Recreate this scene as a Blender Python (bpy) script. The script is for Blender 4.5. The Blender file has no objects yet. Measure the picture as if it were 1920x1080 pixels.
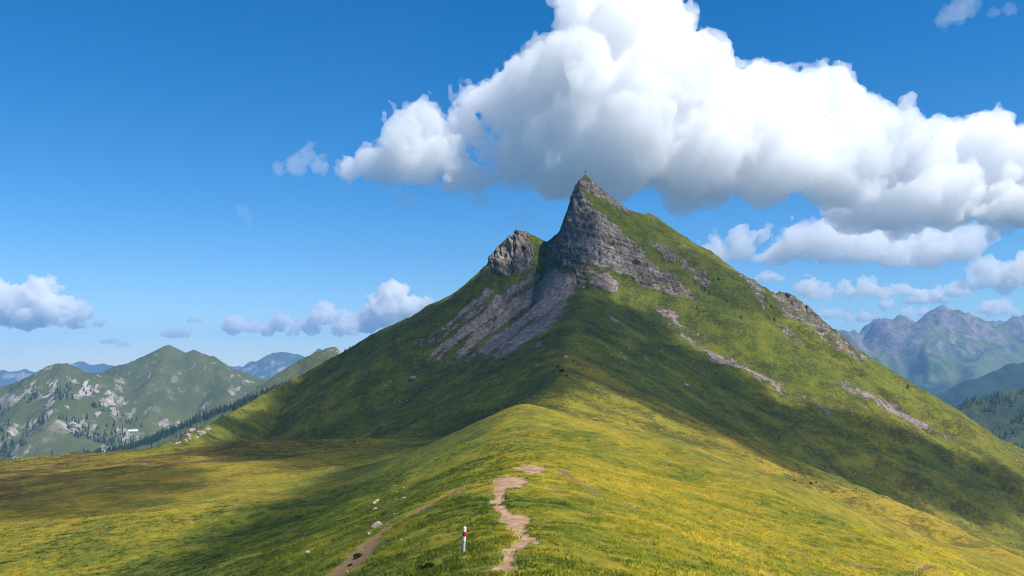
import bpy, bmesh, math, random
import numpy as np
from mathutils import Vector

SC = bpy.context.scene
COL = SC.collection

# ---------- camera, sky, sun, exposure ---------------------------------------
cam = bpy.data.cameras.new('camera')
cam_ob = bpy.data.objects.new('camera', cam); COL.objects.link(cam_ob)
cam.sensor_width = 36.0; cam.lens = 31.18; cam.shift_y = 150/1920
cam.clip_start = .1; cam.clip_end = 90000
cam_ob.rotation_euler = (math.pi/2, 0, 0)
SC.camera = cam_ob

SUN_AZ, SUN_EL = math.radians(120), math.radians(55)
TO_SUN = Vector((math.cos(SUN_EL)*math.sin(SUN_AZ), math.cos(SUN_EL)*math.cos(SUN_AZ), math.sin(SUN_EL)))
world = bpy.data.worlds.new('World'); SC.world = world; world.use_nodes = True
wt = world.node_tree
sky = wt.nodes.new('ShaderNodeTexSky'); sky.sky_type = 'NISHITA'; sky.sun_disc = False
sky.sun_elevation = SUN_EL; sky.sun_rotation = SUN_AZ
sky.altitude = 2000; sky.air_density = 1.0; sky.dust_density = .15; sky.ozone_density = 3.0
grade = wt.nodes.new('ShaderNodeHueSaturation'); grade.inputs['Saturation'].default_value = 1.42
wt.links.new(sky.outputs[0], grade.inputs['Color'])
wt.links.new(grade.outputs[0], wt.nodes['Background'].inputs[0])
wt.nodes['Background'].inputs[1].default_value = .108

sun = bpy.data.lights.new('sun', 'SUN'); sun_ob = bpy.data.objects.new('sun', sun); COL.objects.link(sun_ob)
sun.energy = 5.0; sun.angle = math.radians(.53); sun.color = (1, .94, .84)
sun_ob.rotation_euler = TO_SUN.to_track_quat('Z', 'Y').to_euler()

vs = SC.view_settings
vs.view_transform = 'Standard'; vs.look = 'None'; vs.gamma = 1; vs.use_curve_mapping = False
vs.exposure = .45
cy = SC.cycles
cy.use_denoising = True; cy.denoising_prefilter = 'NONE'; cy.use_adaptive_sampling = True; cy.adaptive_threshold = .012; cy.adaptive_min_samples = 20
cy.max_bounces = 20; cy.diffuse_bounces = 3; cy.glossy_bounces = 2; cy.transmission_bounces = 2
cy.transparent_max_bounces = 12; cy.volume_bounces = 16
cy.sample_clamp_indirect = 6; cy.filter_width = 1.05

# ---------- numeric helpers -------------------------------------------------
f4 = np.float32
_GA = np.random.RandomState(7).rand(65536).astype(f4)*f4(2*math.pi)
_GX = np.cos(_GA); _GY = np.sin(_GA)

def _hash(ix, iy, seed):
    h = ix*np.int32(374761393)+iy*np.int32(668265263)+np.int32((seed*974634777) & 0x7fffffff)
    h = (h ^ ((h >> 13) & np.int32(0x7ffff)))*np.int32(1274126177)
    return (h >> 9) & np.int32(65535)

def perlin(x, y, seed=0):
    fx0 = np.floor(x); fy0 = np.floor(y); fx = x-fx0; fy = y-fy0
    ix = fx0.astype(np.int32); iy = fy0.astype(np.int32)
    def g(dx, dy):
        k = _hash(ix+np.int32(dx), iy+np.int32(dy), seed)
        return _GX[k]*(fx-f4(dx))+_GY[k]*(fy-f4(dy))
    u = fx*fx*fx*(fx*(fx*6-15)+10); v = fy*fy*fy*(fy*(fy*6-15)+10)
    a = g(0, 0); a += (g(1, 0)-a)*u
    c = g(0, 1); c += (g(1, 1)-c)*u
    return (a+(c-a)*v)*f4(1.5)

def fbm(x, y, size, octaves=4, gain=.5, seed=0):
    x = np.asarray(x, f4); y = np.asarray(y, f4)
    s = np.zeros(np.shape(x), f4); a = 1.0; k = 1.0/size
    for o in range(octaves):
        s += f4(a)*perlin(x*f4(k)+f4(17.3*o), y*f4(k)-f4(9.1*o), seed+o*13); a *= gain; k *= 2.03
    return s

def sstep(a, b, x):
    t = np.clip((x-a)/(b-a), 0, 1); return t*t*(3-2*t)

def smax(a, b, k):
    h = np.clip(.5+.5*(a-b)/k, 0, 1); return b+(a-b)*h+k*h*(1-h)

def tent(x, y, pts, sl, sr, rnd=None):
    """highest of a chain of crest segments whose sides fall away with slopes sl (left of travel) and sr;
    rnd rounds the crest off."""
    x = np.asarray(x, f4); y = np.asarray(y, f4)
    out = np.full(np.shape(x), -1e9, f4)
    for i in range(len(pts)-1):
        x0, y0, z0 = (f4(q) for q in pts[i][:3]); x1, y1, z1 = (f4(q) for q in pts[i+1][:3])
        dx, dy = x1-x0, y1-y0; l2 = dx*dx+dy*dy; l = f4(math.sqrt(l2))
        ax = x-x0; ay = y-y0
        t = ax*dx; t += ay*dy; t /= l2; np.clip(t, 0, 1, out=t)
        ax -= t*dx; ay -= t*dy
        d = np.sqrt(ax*ax+ay*ay); d += f4(1e-4)
        side = (dx*ay-dy*ax)/(l*d)
        a0, a1 = (sl, sl) if np.isscalar(sl) else (sl[i], sl[i+1])
        b0, b1 = (sr, sr) if np.isscalar(sr) else (sr[i], sr[i+1])
        side *= f4(.5); side += f4(.5)
        a = f4(a0)+f4(a1-a0)*t; b = f4(b0)+f4(b1-b0)*t
        b += (a-b)*side
        if rnd is not None:
            r = f4(rnd[i])+f4(rnd[i+1]-rnd[i])*t
            d = np.sqrt(d*d+r*r)-r
        t *= (z1-z0); t += z0; t -= b*d
        np.maximum(out, t, out=out)
    return out

def line_dist(x, y, pts):
    best = np.full(np.shape(x), 1e9); w = np.zeros(np.shape(x))
    for i in range(len(pts)-1):
        x0, y0 = pts[i][:2]; x1, y1 = pts[i+1][:2]
        dx, dy = x1-x0, y1-y0; l2 = dx*dx+dy*dy
        t = np.clip(((x-x0)*dx+(y-y0)*dy)/l2, 0, 1)
        d = np.hypot(x-(x0+t*dx), y-(y0+t*dy))
        m = d < best; best = np.where(m, d, best)
        if len(pts[i]) > 2: w = np.where(m, pts[i][2]+(pts[i+1][2]-pts[i][2])*t, w)
    return best, w

def in_poly(x, y, poly):
    c = np.zeros(np.shape(x), bool); n = len(poly); j = n-1
    for i in range(n):
        xi, yi = poly[i]; xj, yj = poly[j]
        if yi != yj:
            c ^= ((yi > y) != (yj > y)) & (x < (xj-xi)*(y-yi)/(yj-yi)+xi)
        j = i
    return c
# ---------- shape of the land (metres; the photographer's eye is the origin) -----
CREST = [(0,-60,4),(0,-25,.5),(0,0,-1.75),(.3,14,-4.1),(.5,32,-6.9),(.2,48,-8.3),(0,75,-9.7),(1.7,95,-10.7),(3.1,130,-12.4),
         (3.2,180,-11.9),(3.5,230,-9.4),(5.5,265,-15.5),(10,330,-12.6),(22.8,400,-2.9),(27,440,4.6),(38.7,560,16.8),
         (49.6,660,39.7),(63.3,780,70.4),(63.5,800,91.4),(63.7,815,122),(62.5,832,152.6),(65,845,180),(70,850,186)]
CREST_L = [.3,.36,.4,.42,.44,.45,.45,.45,.45,.46,.55,.95,.85,.62,.5,.52,.55,.62,.9,1.5,2.2,3,3]
CREST_ROUND = [6,6,5,4,4,5,6,7,8,7,5,6,7,6,5,10,10,5,3,2,2,2,3]
CREST_R = [.22,.24,.26,.28,.3,.31,.33,.34,.34,.34,.34,.33,.35,.42,.5,.55,.58,.6,.7,.9,1.2,1.5,1.8]
WEST = [(70,850,186),(60.8,855,177),(57,860,155),(53,862,145),(44.5,868,132),(34,872,124.7),(23.5,870,130.7),(13,868,136.7),
        (3,865,136.2),(-7.8,866,125),(-15.7,868,116.4),(-26,872,102),(-42,876,88.4),(-58,880,76.7),(-85,885,61.2),(-101,888,50.7),
        (-140,893,33.3),(-172,895,17.8),(-214,890,-7),(-237,820,-28.6),(-243,720,-43.3),(-224,600,-47.6),(-198,500,-44.5)]
WEST_N = [3,3,2.2,1.8,1.5,1.2,1.5,1.9,1.9,1.7,1.3,1.,.8]+[.66]*6+[.64,.6,.5,.45]
EAST = [(70,850,186),(82.5,858,178),(99,868,167),(116.4,880,157.7),(143.4,900,153.7),(166,915,143),(189,925,126.8),(216.5,935,115.3),
        (244.3,945,101),(258.5,945,91),(271.3,940,77.4),(276.6,935,75.3),(280.7,930,82.2),(289,925,79),(302.6,915,64.9),(323,895,40.4),
        (340,870,15.7),(357.8,850,-3.6),(379,830,-22.5),(404,800,-45.7),(422,780,-57.7),(441,765,-68),(507,740,-95.7),(640,700,-150)]
EAST_N = [1.8,1.3,1.,.8]+[.68]*5+[.85,.85,1.,1.1,1.,.85,.75]+[.66]*8
SHOULDER = [(27,440,4.6),(40,425,-6),(70,400,-21.6),(90,370,-31.5),(106,340,-38.8),(129,290,-46.5),(136,240,-51)]

def height(x, y):
    a = tent(x, y, CREST, CREST_L, CREST_R, CREST_ROUND)
    w = tent(x, y, WEST, WEST_N, [3]*6+[2]*5+[1.]*(len(WEST)-11))
    e = tent(x, y, EAST, [3,3,2,1.5]+[1.]*(len(EAST)-4), EAST_N)
    s = tent(x, y, SHOULDER, .5, .14, [5]*7)-1.2*np.maximum(30-x, 0)
    hi = np.maximum(np.maximum(a, w), e)
    k = 2.5+24*sstep(75, -20, hi)
    h = smax(smax(a, w, k), e, k)
    h = smax(h, s, 5.)
    # grassy shelf below the ridge on the west, breaking off to the valley
    fl = -23.6+.0748*x+.0036*y-.0002*np.maximum(y-230, 0)**2
    fl = fl+4.5*np.exp(-((x+165)/70)**2-((y-380)/50)**2)+1.5*fbm(x, y, 90, 2, seed=5)
    edge = y-(430+.35*(x+200))
    drop = .55*np.maximum(edge, 0)*sstep(-110, -190, x)
    fl = fl-drop-.4*np.maximum(-x-290, 0)
    fl = np.where(x > 40, fl-.5*(x-40), fl)
    h = smax(h, fl, 9.)
    # the land falls away to the valleys on every side
    low = -220-.05*np.abs(x)
    return smax(h, low, 60)

def relief(x, y, h):
    """small forms: ribs and runnels down the flanks, hummocks, terracettes"""
    far = sstep(330, 480, y)
    up = sstep(-60, 40, h)
    near = 1-sstep(60, 220, y)
    r = far*(2.4*fbm(x, y, 70, 3, seed=11)+1.2*fbm(x, y, 18, 4, .6, seed=12))
    # runnels: noise drawn out down the fall line (mostly across the view)
    r += far*up*2.0*fbm(x*.22+y*.02, y, 26, 3, seed=14)*sstep(20, 90, np.abs(x-60))
    mid = sstep(60, 160, y)*(1-far)
    r += mid*(1.1*fbm(x, y, 45, 3, seed=15)+.35*fbm(x, y, 9, 3, seed=16))
    r += near*(.25*fbm(x, y, 14, 2, seed=17)+.10*fbm(x, y, 2.6, 3, seed=18))
    # long folds and hollows wandering down the slope
    for ln, amp, wid in FOLDS:
        d, _ = line_dist(x, y, ln)
        r += amp*np.exp(-(d/wid)**2)
    # cattle terraces, strongest on the lower right slope
    band = sstep(40, 120, x)*sstep(150, 260, y)*sstep(0, -50, h)
    q = h+.08*x+2.6*fbm(x, y, 60, 3, seed=19)
    side = np.clip(.35+1.5*fbm(x, y, 34, 2, seed=20), 0, 1)
    r += (band*.55+far*.32)*side*np.sin(q*2*math.pi/4.2)
    return r
# ---------- where things lie (metres, x to the right, y ahead; areas on the steep face as x, z) ----------
FOLDS = [([(18.53,162.2),(32.75,147.2),(40.99,131.1),(60.09,151.4),(69.95,145.4)],2.2,9),([(32.67,201.2),(37.48,148.4),(43.35,133.5),(71.66,186.2),(129.4,269.0),(135.77,240.2)],-3.0,10),([(11.06,230.0),(26.89,319.4),(37.69,313.4),(55.36,341.0)],-1.3,3.5),([(12.41,344.0),(25.65,355.4),(39.57,365.6)],-1.6,5),([(156.24,590.5),(212.87,600.0),(262.76,590.5),(314.95,588.5)],3.0,13),([(107.91,485.0),(178.27,549.0),(233.8,563.5),(284.88,564.0)],-2.5,12),([(152.1,766.5),(192.62,728.0),(231.68,713.5),(270.16,702.0),(317.85,695.5),(366.98,693.5)],4.5,13),([(227.75,757.5),(256.89,712.0),(293.17,696.5),(327.84,681.5)],-5.0,16),([(124.37,766.0),(158.41,712.0),(195.55,677.5),(235.24,652.0)],-3.0,12)]
ROCK_AREAS = [[(63.1,178.8),(59.0,170.0),(53.2,148.1),(49.1,138.1),(44.9,132.4),(41.7,127.2),(38.0,113.1),(34.6,95.8),(41.2,92.5),(51.4,89.2),(54.0,77.9),(58.1,70.8),(63.5,70.6),(62.5,82.5),(65.1,94.2),(78.2,91.6),(94.7,83.6),(108.4,76.9),(119.4,71.9),(130.2,66.6),(138.5,62.1),(151.3,57.1),(162.5,53.3),(154.9,67.4),(146.0,81.0),(139.3,88.4),(130.5,94.8),(121.7,103.4),(113.2,114.6),(103.8,123.6),(94.4,133.7),(84.7,144.6),(74.6,152.3),(67.0,160.6),(64.5,170.7)],[(61.7,177.8),(66.2,181.7),(78.1,180.6),(89.2,173.5),(100.3,166.1),(116.4,157.7),(115.3,150.6),(105.0,151.2),(94.3,157.0),(80.9,164.8),(70.6,169.8),(63.1,171.2)],[(3.1,136.1),(14.1,135.7),(17.7,126.1),(20.1,113.9),(20.4,97.5),(12.7,89.2),(5.1,98.0),(-1.5,87.8),(-10.1,86.3),(-18.9,90.3),(-18.0,99.7),(-29.9,98.6),(-19.9,110.5),(-8.9,123.5)],[(131.6,121.6),(151.5,111.5),(151.6,96.9),(141.8,99.4),(133.2,108.6)],[(153.7,107.8),(164.4,99.2),(178.6,78.8),(173.5,72.5),(163.5,82.9),(154.6,92.5)],[(219.0,93.9),(233.0,82.9),(235.8,68.8),(216.7,48.2),(217.0,60.6),(215.4,77.4)],[(241.8,68.4),(281.1,81.8),(294.6,73.1),(308.2,59.0),(323.8,39.5),(309.7,16.2),(305.4,-0.9),(284.4,8.1),(267.2,21.7),(262.2,31.3),(251.5,41.0),(234.5,49.6)],[(226.7,41.1),(238.9,32.5),(244.0,18.4),(236.7,21.1),(227.7,30.3)]]
SCREE_AREAS = [[(39.0,93.9),(60.5,73.9),(49.4,58.5),(34.1,36.2),(16.4,16.4),(1.8,6.5),(-36.4,10.0),(-50.3,5.6),(-83.2,6.6),(-58.2,31.3),(-29.7,54.5),(-5.0,74.2),(17.8,89.5)],[(-22.6,74.3),(-17.5,70.2),(-39.5,48.7),(-67.8,28.3),(-96.6,12.5),(-78.5,32.0),(-49.8,52.4),(-35.1,65.5)],[(120.1,56.3),(149.9,36.1),(162.3,17.9),(189.2,1.1),(214.0,-22.8),(191.5,-12.6),(168.0,1.4),(153.5,9.9),(144.0,21.7),(125.1,40.4)],[(208.6,-12.7),(235.2,-27.3),(255.4,-34.1),(244.0,-34.3),(222.3,-27.1)],[(234.2,1.0),(273.4,-14.9),(304.5,-30.4),(324.8,-43.7),(336.1,-54.9),(312.0,-44.8),(287.0,-32.7),(259.4,-19.3)],[(65.3,89.9),(82.2,82.5),(95.0,67.2),(87.4,63.8),(70.1,67.0)],[(75.9,42.3),(90.4,38.8),(89.0,28.7),(75.9,31.2)],[(89.8,6.5),(99.3,6.7),(92.7,0.1),(86.2,-0.7)],[(130.0,8.2),(137.8,3.4),(147.2,-4.6),(138.0,-3.8)]]
PATH_LINE = [(0.03,22.05,0.23),(-0.03,24.9,0.22),(-0.27,30.3,0.47),(0.17,34.35,0.5),(0.58,38.7,0.4),(0.16,44.25,0.53),(-0.06,49.5,0.83),(-0.72,54.45,0.59),(-1.08,59.7,0.47),(-0.88,66.75,0.56),(-0.66,73.65,1.11),(0.23,78.15,1.55)]
TRACK_LINES = [[(-9.99,41.55,1.0),(-8.54,44.4,0.93),(-8.84,56.55,0.58),(-8.38,64.8,0.51),(-7.11,69.6,0.5),(-4.85,73.35,0.49),(-2.68,81.15,0.49)],[(2.89,73.95,0.18),(6.05,71.85,0.17),(10.8,74.85,0.23),(14.81,72.45,0.26),(18.65,70.5,0.25),(23.57,72.6,0.22),(28.02,75.15,0.18),(36.33,79.5,0.12),(64.85,122.55,0.18)],[(5.07,93.75,0.23),(6.63,84.75,0.23),(7.79,76.2,0.21),(9.92,75.0,0.2)]]
BARE_PATCHES = [(1.8,94.05,1.52,6.45),(-0.23,77.1,1.74,7.35),(0.36,49.35,0.65,3.0),(1.03,36.38,0.15,0.97)]
STONES = [(-10.42,68.25,1.23),(-10.22,65.1,0.59),(-10.31,63.75,0.54),(-11.64,73.35,0.35),(-12.65,103.65,0.75),(-14.83,121.5,0.66),(-17.82,116.7,1.54),(-16.06,103.95,0.75),(-19.0,143.6,0.69),(-15.55,119.7,0.43),(-13.82,105.9,0.45),(-15.86,68.85,0.66),(-21.01,126.6,0.46),(-19.09,117.6,0.57),(-12.57,116.1,0.35),(-9.22,97.65,0.35),(-6.63,88.95,0.48),(-6.19,49.5,0.18),(-3.81,38.4,0.32),(-3.84,39.45,0.14),(-9.06,53.4,0.19),(-13.73,70.05,0.25),(-9.9,53.1,0.22),(-12.09,68.85,0.25),(-13.51,93.6,0.34),(-9.51,71.25,0.26),(-7.48,67.2,0.24),(-6.51,73.2,0.26),(-2.84,85.8,0.31),(26.39,438.8,3.17),(28.39,441.2,1.59),(-83.38,749.5,7.21),(-103.26,756.5,2.73),(-107.1,751.5,3.62),(-116.4,744.5,2.24),(-137.83,759.0,2.28),(-144.75,757.0,2.28),(-80.36,768.0,2.77),(-73.67,761.0,1.83),(-105.25,761.0,1.83),(-97.99,761.5,1.83),(-66.39,746.0,1.79),(-56.0,745.0,1.79),(-66.91,732.0,1.76),(-80.38,703.5,1.69),(-70.49,710.5,1.71),(-46.86,599.5,1.44),(-96.37,770.5,1.85),(-90.82,774.5,2.33),(62.86,562.0,2.03),(71.46,582.5,2.8),(79.01,600.0,2.89),(71.62,564.5,3.06),(64.9,526.5,1.9),(63.54,508.0,1.22),(60.51,559.0,1.34),(72.18,494.0,2.38),(112.13,572.0,5.5),(105.98,587.5,2.83),(89.95,540.0,1.3),(125.77,581.0,2.1),(149.49,621.5,2.62),(156.57,632.0,1.9),(215.27,562.0,2.7),(219.42,567.5,2.05),(211.68,557.0,1.67),(207.41,551.0,1.33),(36.17,133.95,0.32),(223.87,543.5,1.31),(148.97,352.4,0.85),(259.47,552.5,1.33),(194.84,616.0,1.48),(208.11,618.0,1.86),(270.3,638.5,2.3),(281.92,644.0,3.49),(7.41,48.9,0.26),(234.57,639.5,2.31),(36.44,378.8,0.91),(2.28,94.65,0.28)]
OUTCROP = [(-225.76,617.5,4.83),(-229.32,633.5,3.81),(-230.83,643.0,3.48),(-221.73,611.5,3.31),(-228.44,655.0,4.33),(-232.12,672.5,4.85),(-233.96,685.0,3.3),(-224.57,639.5,2.69),(-222.47,626.0,2.63),(-221.0,601.5,2.89),(-202.73,536.0,2.58),(-210.69,561.5,2.36),(-138.47,363.2,1.09),(-230.0,650.5,2.35)]
SMALL_TREES = [(185.24,796.0,4.31),(169.35,778.0,4.68),(172.32,774.5,4.19),(167.51,782.5,3.29),(191.15,741.0,4.01),(326.16,731.0,4.84),(161.81,830.5,3.0),(191.38,831.0,3.0),(228.1,780.5,3.75),(247.11,761.0,2.75),(-168.17,893.5,3.76),(-164.05,894.5,2.69),(-171.64,892.0,2.68),(226.47,765.5,4.14),(186.94,769.5,2.78),(-240.0,770.5,3.71),(-173.49,890.5,3.21)]
SHRUBS_AND_SHADE = [(-3.12,32.85,0.67),(-8.73,50.4,0.67),(-8.69,47.7,0.34),(-7.23,46.8,0.28),(22.63,400.4,6.26),(21.36,413.0,4.47),(23.86,389.0,3.27),(7.85,343.4,3.3),(10.31,342.8,2.89),(192.6,547.5,4.61),(106.34,315.8,3.8),(110.09,321.2,2.32),(-10.87,75.3,0.45),(-19.26,149.0,0.72)]
POSTS = [(-1.86,33.9),(34.75,76.65)]
SHADED = [[(-228.34,825.5),(-189.85,877.0),(-127.65,884.5),(-57.02,862.0),(-15.14,839.5),(20.1,835.5),(46.57,774.5),(69.14,766.5),(95.78,758.5),(118.68,731.0),(141.38,691.5),(173.7,656.5),(201.68,645.0),(245.72,638.5),(292.03,639.0),(372.41,648.5),(340.54,593.0),(250.52,563.0),(110.0,351.8),(67.0,384.2),(41.18,402.8),(25.52,416.0),(10.14,337.4),(2.01,222.8),(-25.69,388.4),(-40.27,257.6),(-59.01,272.6),(-109.25,342.8),(-124.01,365.0),(-229.83,735.0)],[(-39.39,242.6),(-42.41,220.4),(-44.5,185.0),(-46.47,161.0),(-45.77,143.6),(-42.02,127.05),(-39.86,112.35),(-33.44,106.95),(-30.6,118.35),(-28.74,132.75),(-30.29,157.4),(-33.98,201.8)],[(-169.41,276.2),(-148.83,275.0),(-127.86,272.6),(-108.86,270.2),(-88.72,234.2),(-81.49,196.4),(-91.63,181.4),(-105.74,172.4)],[(12.95,861.5),(36.18,859.5),(63.25,841.5),(69.74,846.5),(98.31,860.5),(141.42,887.5),(177.74,844.5),(213.84,827.0),(229.32,794.5),(252.63,778.0),(222.31,754.5),(202.27,764.5),(170.76,767.5),(136.63,783.5),(95.13,791.0),(61.25,783.5),(38.99,810.5)]]
# ---------- object and material helpers --------------------------------------
def tag(o, label=None, category=None, group=None, kind=None):
    for k, v in (('label', label), ('category', category), ('group', group), ('kind', kind)):
        if v: o[k] = v
    return o

def link(name, me, mat=None, parent=None, loc=None):
    o = bpy.data.objects.new(name, me); COL.objects.link(o)
    if mat is not None and not me.materials: me.materials.append(mat)
    if parent: o.parent = parent
    if loc is not None: o.location = loc
    return o

def mesh_np(name, co, faces, smooth=True, attrs=None):
    """mesh from arrays; faces is an (n,3) or (n,4) index array"""
    me = bpy.data.meshes.new(name)
    co = np.asarray(co, f4); faces = np.asarray(faces, np.int32); k = faces.shape[1]
    me.vertices.add(len(co)); me.vertices.foreach_set('co', co.ravel())
    me.loops.add(faces.size); me.loops.foreach_set('vertex_index', faces.ravel())
    me.polygons.add(len(faces))
    me.polygons.foreach_set('loop_start', np.arange(0, faces.size, k, dtype=np.int32))
    me.polygons.foreach_set('loop_total', np.full(len(faces), k, np.int32))
    me.polygons.foreach_set('use_smooth', np.full(len(faces), smooth, bool))
    for n, v in (attrs or {}).items():
        a = me.attributes.new(n, 'FLOAT', 'POINT'); a.data.foreach_set('value', np.asarray(v, f4).ravel())
    me.update(calc_edges=True)
    return me

def grid_faces(nr, nc):
    i = np.arange(nr*nc, dtype=np.int32).reshape(nr, nc)
    return np.stack([i[:-1, :-1], i[:-1, 1:], i[1:, 1:], i[1:, :-1]], -1).reshape(-1, 4)

class NT:
    """short-hand for building a material's node tree"""
    def __init__(s, name):
        s.m = bpy.data.materials.new(name); s.m.use_nodes = True; s.t = s.m.node_tree
        s.b = s.t.nodes['Principled BSDF']; s.out = s.t.nodes['Material Output']
        s.b.inputs['Roughness'].default_value = .95
        s.b.inputs['Specular IOR Level'].default_value = .12
    def n(s, ty, ins=None, **k):
        q = s.t.nodes.new(ty)
        for a, b in k.items(): setattr(q, a, b)
        for a, b in (ins or {}).items(): s.put(q.inputs[a], b)
        return q
    def put(s, sock, v):
        if hasattr(v, 'node'): s.t.links.new(v, sock)
        else: sock.default_value = v
    def pos(s): return s.n('ShaderNodeNewGeometry').outputs['Position']
    def noise(s, size, detail=3, rough=.55, vec=None, dist=0., col=False):
        q = s.n('ShaderNodeTexNoise', {'Scale': 1/size, 'Detail': detail, 'Roughness': rough, 'Distortion': dist})
        s.put(q.inputs['Vector'], vec if vec is not None else s.pos())
        return q.outputs['Color' if col else 'Fac']
    def math(s, op, a, b=0., c=None, clamp=False):
        q = s.n('ShaderNodeMath', operation=op, use_clamp=clamp)
        s.put(q.inputs[0], a); s.put(q.inputs[1], b)
        if c is not None: s.put(q.inputs[2], c)
        return q.outputs[0]
    def mix(s, f, a, b, kind='MIX'):
        q = s.n('ShaderNodeMix', data_type='RGBA', blend_type=kind)
        s.put(q.inputs[0], f)
        for i, v in ((6, a), (7, b)):
            s.put(q.inputs[i], v if hasattr(v, 'node') else (*v, 1))
        return q.outputs[2]
    def step(s, x, a, b):
        q = s.n('ShaderNodeMapRange', {0: x, 1: a, 2: b}, interpolation_type='SMOOTHSTEP')
        return q.outputs[0]
    def ramp(s, x, stops):
        q = s.n('ShaderNodeValToRGB', {0: x}); e = q.color_ramp.elements
        while len(e) < len(stops): e.new(.5)
        for i, (p, c) in enumerate(stops): e[i].position = p; e[i].color = (*c, 1)
        return q.outputs[0]
    def attr(s, name, kind='GEOMETRY'):
        return s.n('ShaderNodeAttribute', attribute_name=name, attribute_type=kind).outputs['Fac']
    def scaled(s, v, loc=(0, 0, 0), rot=(0, 0, 0), sc=(1, 1, 1)):
        return s.n('ShaderNodeMapping', {0: v, 1: loc, 2: rot, 3: sc}).outputs[0]
    def bump(s, h, strength, dist):
        q = s.n('ShaderNodeBump', {'Strength': strength, 'Distance': dist, 'Height': h})
        s.t.links.new(q.outputs[0], s.b.inputs['Normal'])
    def color(s, c): s.put(s.b.inputs['Base Color'], c if hasattr(c, 'node') else (*c, 1)); return s.m

def grass_colour(s, yellowing, heath=None, calm=None):
    p = s.pos()
    flat = s.scaled(p, sc=(1, 1, .35))
    n0 = s.noise(70, 3, vec=flat); n1 = s.noise(11, 5, .6, vec=flat, dist=.6); n2 = s.noise(1.6, 4, .65); n3 = s.noise(.28, 2)
    amp = 1.55 if calm is None else s.math('MULTIPLY_ADD', calm, -.85, 1.55)
    d = s.math('MULTIPLY_ADD', s.math('SUBTRACT', n1, .5), amp, yellowing)
    d = s.math('MULTIPLY_ADD', s.math('SUBTRACT', n0, .5), .55, d)
    d = s.math('MULTIPLY_ADD', s.math('SUBTRACT', n2, .5), 1.0, d)
    c = s.ramp(d, [(.05, (.050, .064, .012)), (.3, (.096, .120, .014)), (.52, (.168, .160, .016)), (.72, (.262, .202, .018)), (.95, (.320, .232, .030))])
    if heath is not None:
        h = s.math('MULTIPLY', heath, s.step(s.noise(6, 4, .6), .35, .65))
        c = s.mix(h, c, (.115, .052, .016))
    v = s.math('MULTIPLY_ADD', n3, .9, .55)
    v = s.n('ShaderNodeCombineColor', {0: v, 1: v, 2: v}).outputs[0]
    return s.mix(1., c, v, 'MULTIPLY'), n2, n3

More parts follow.
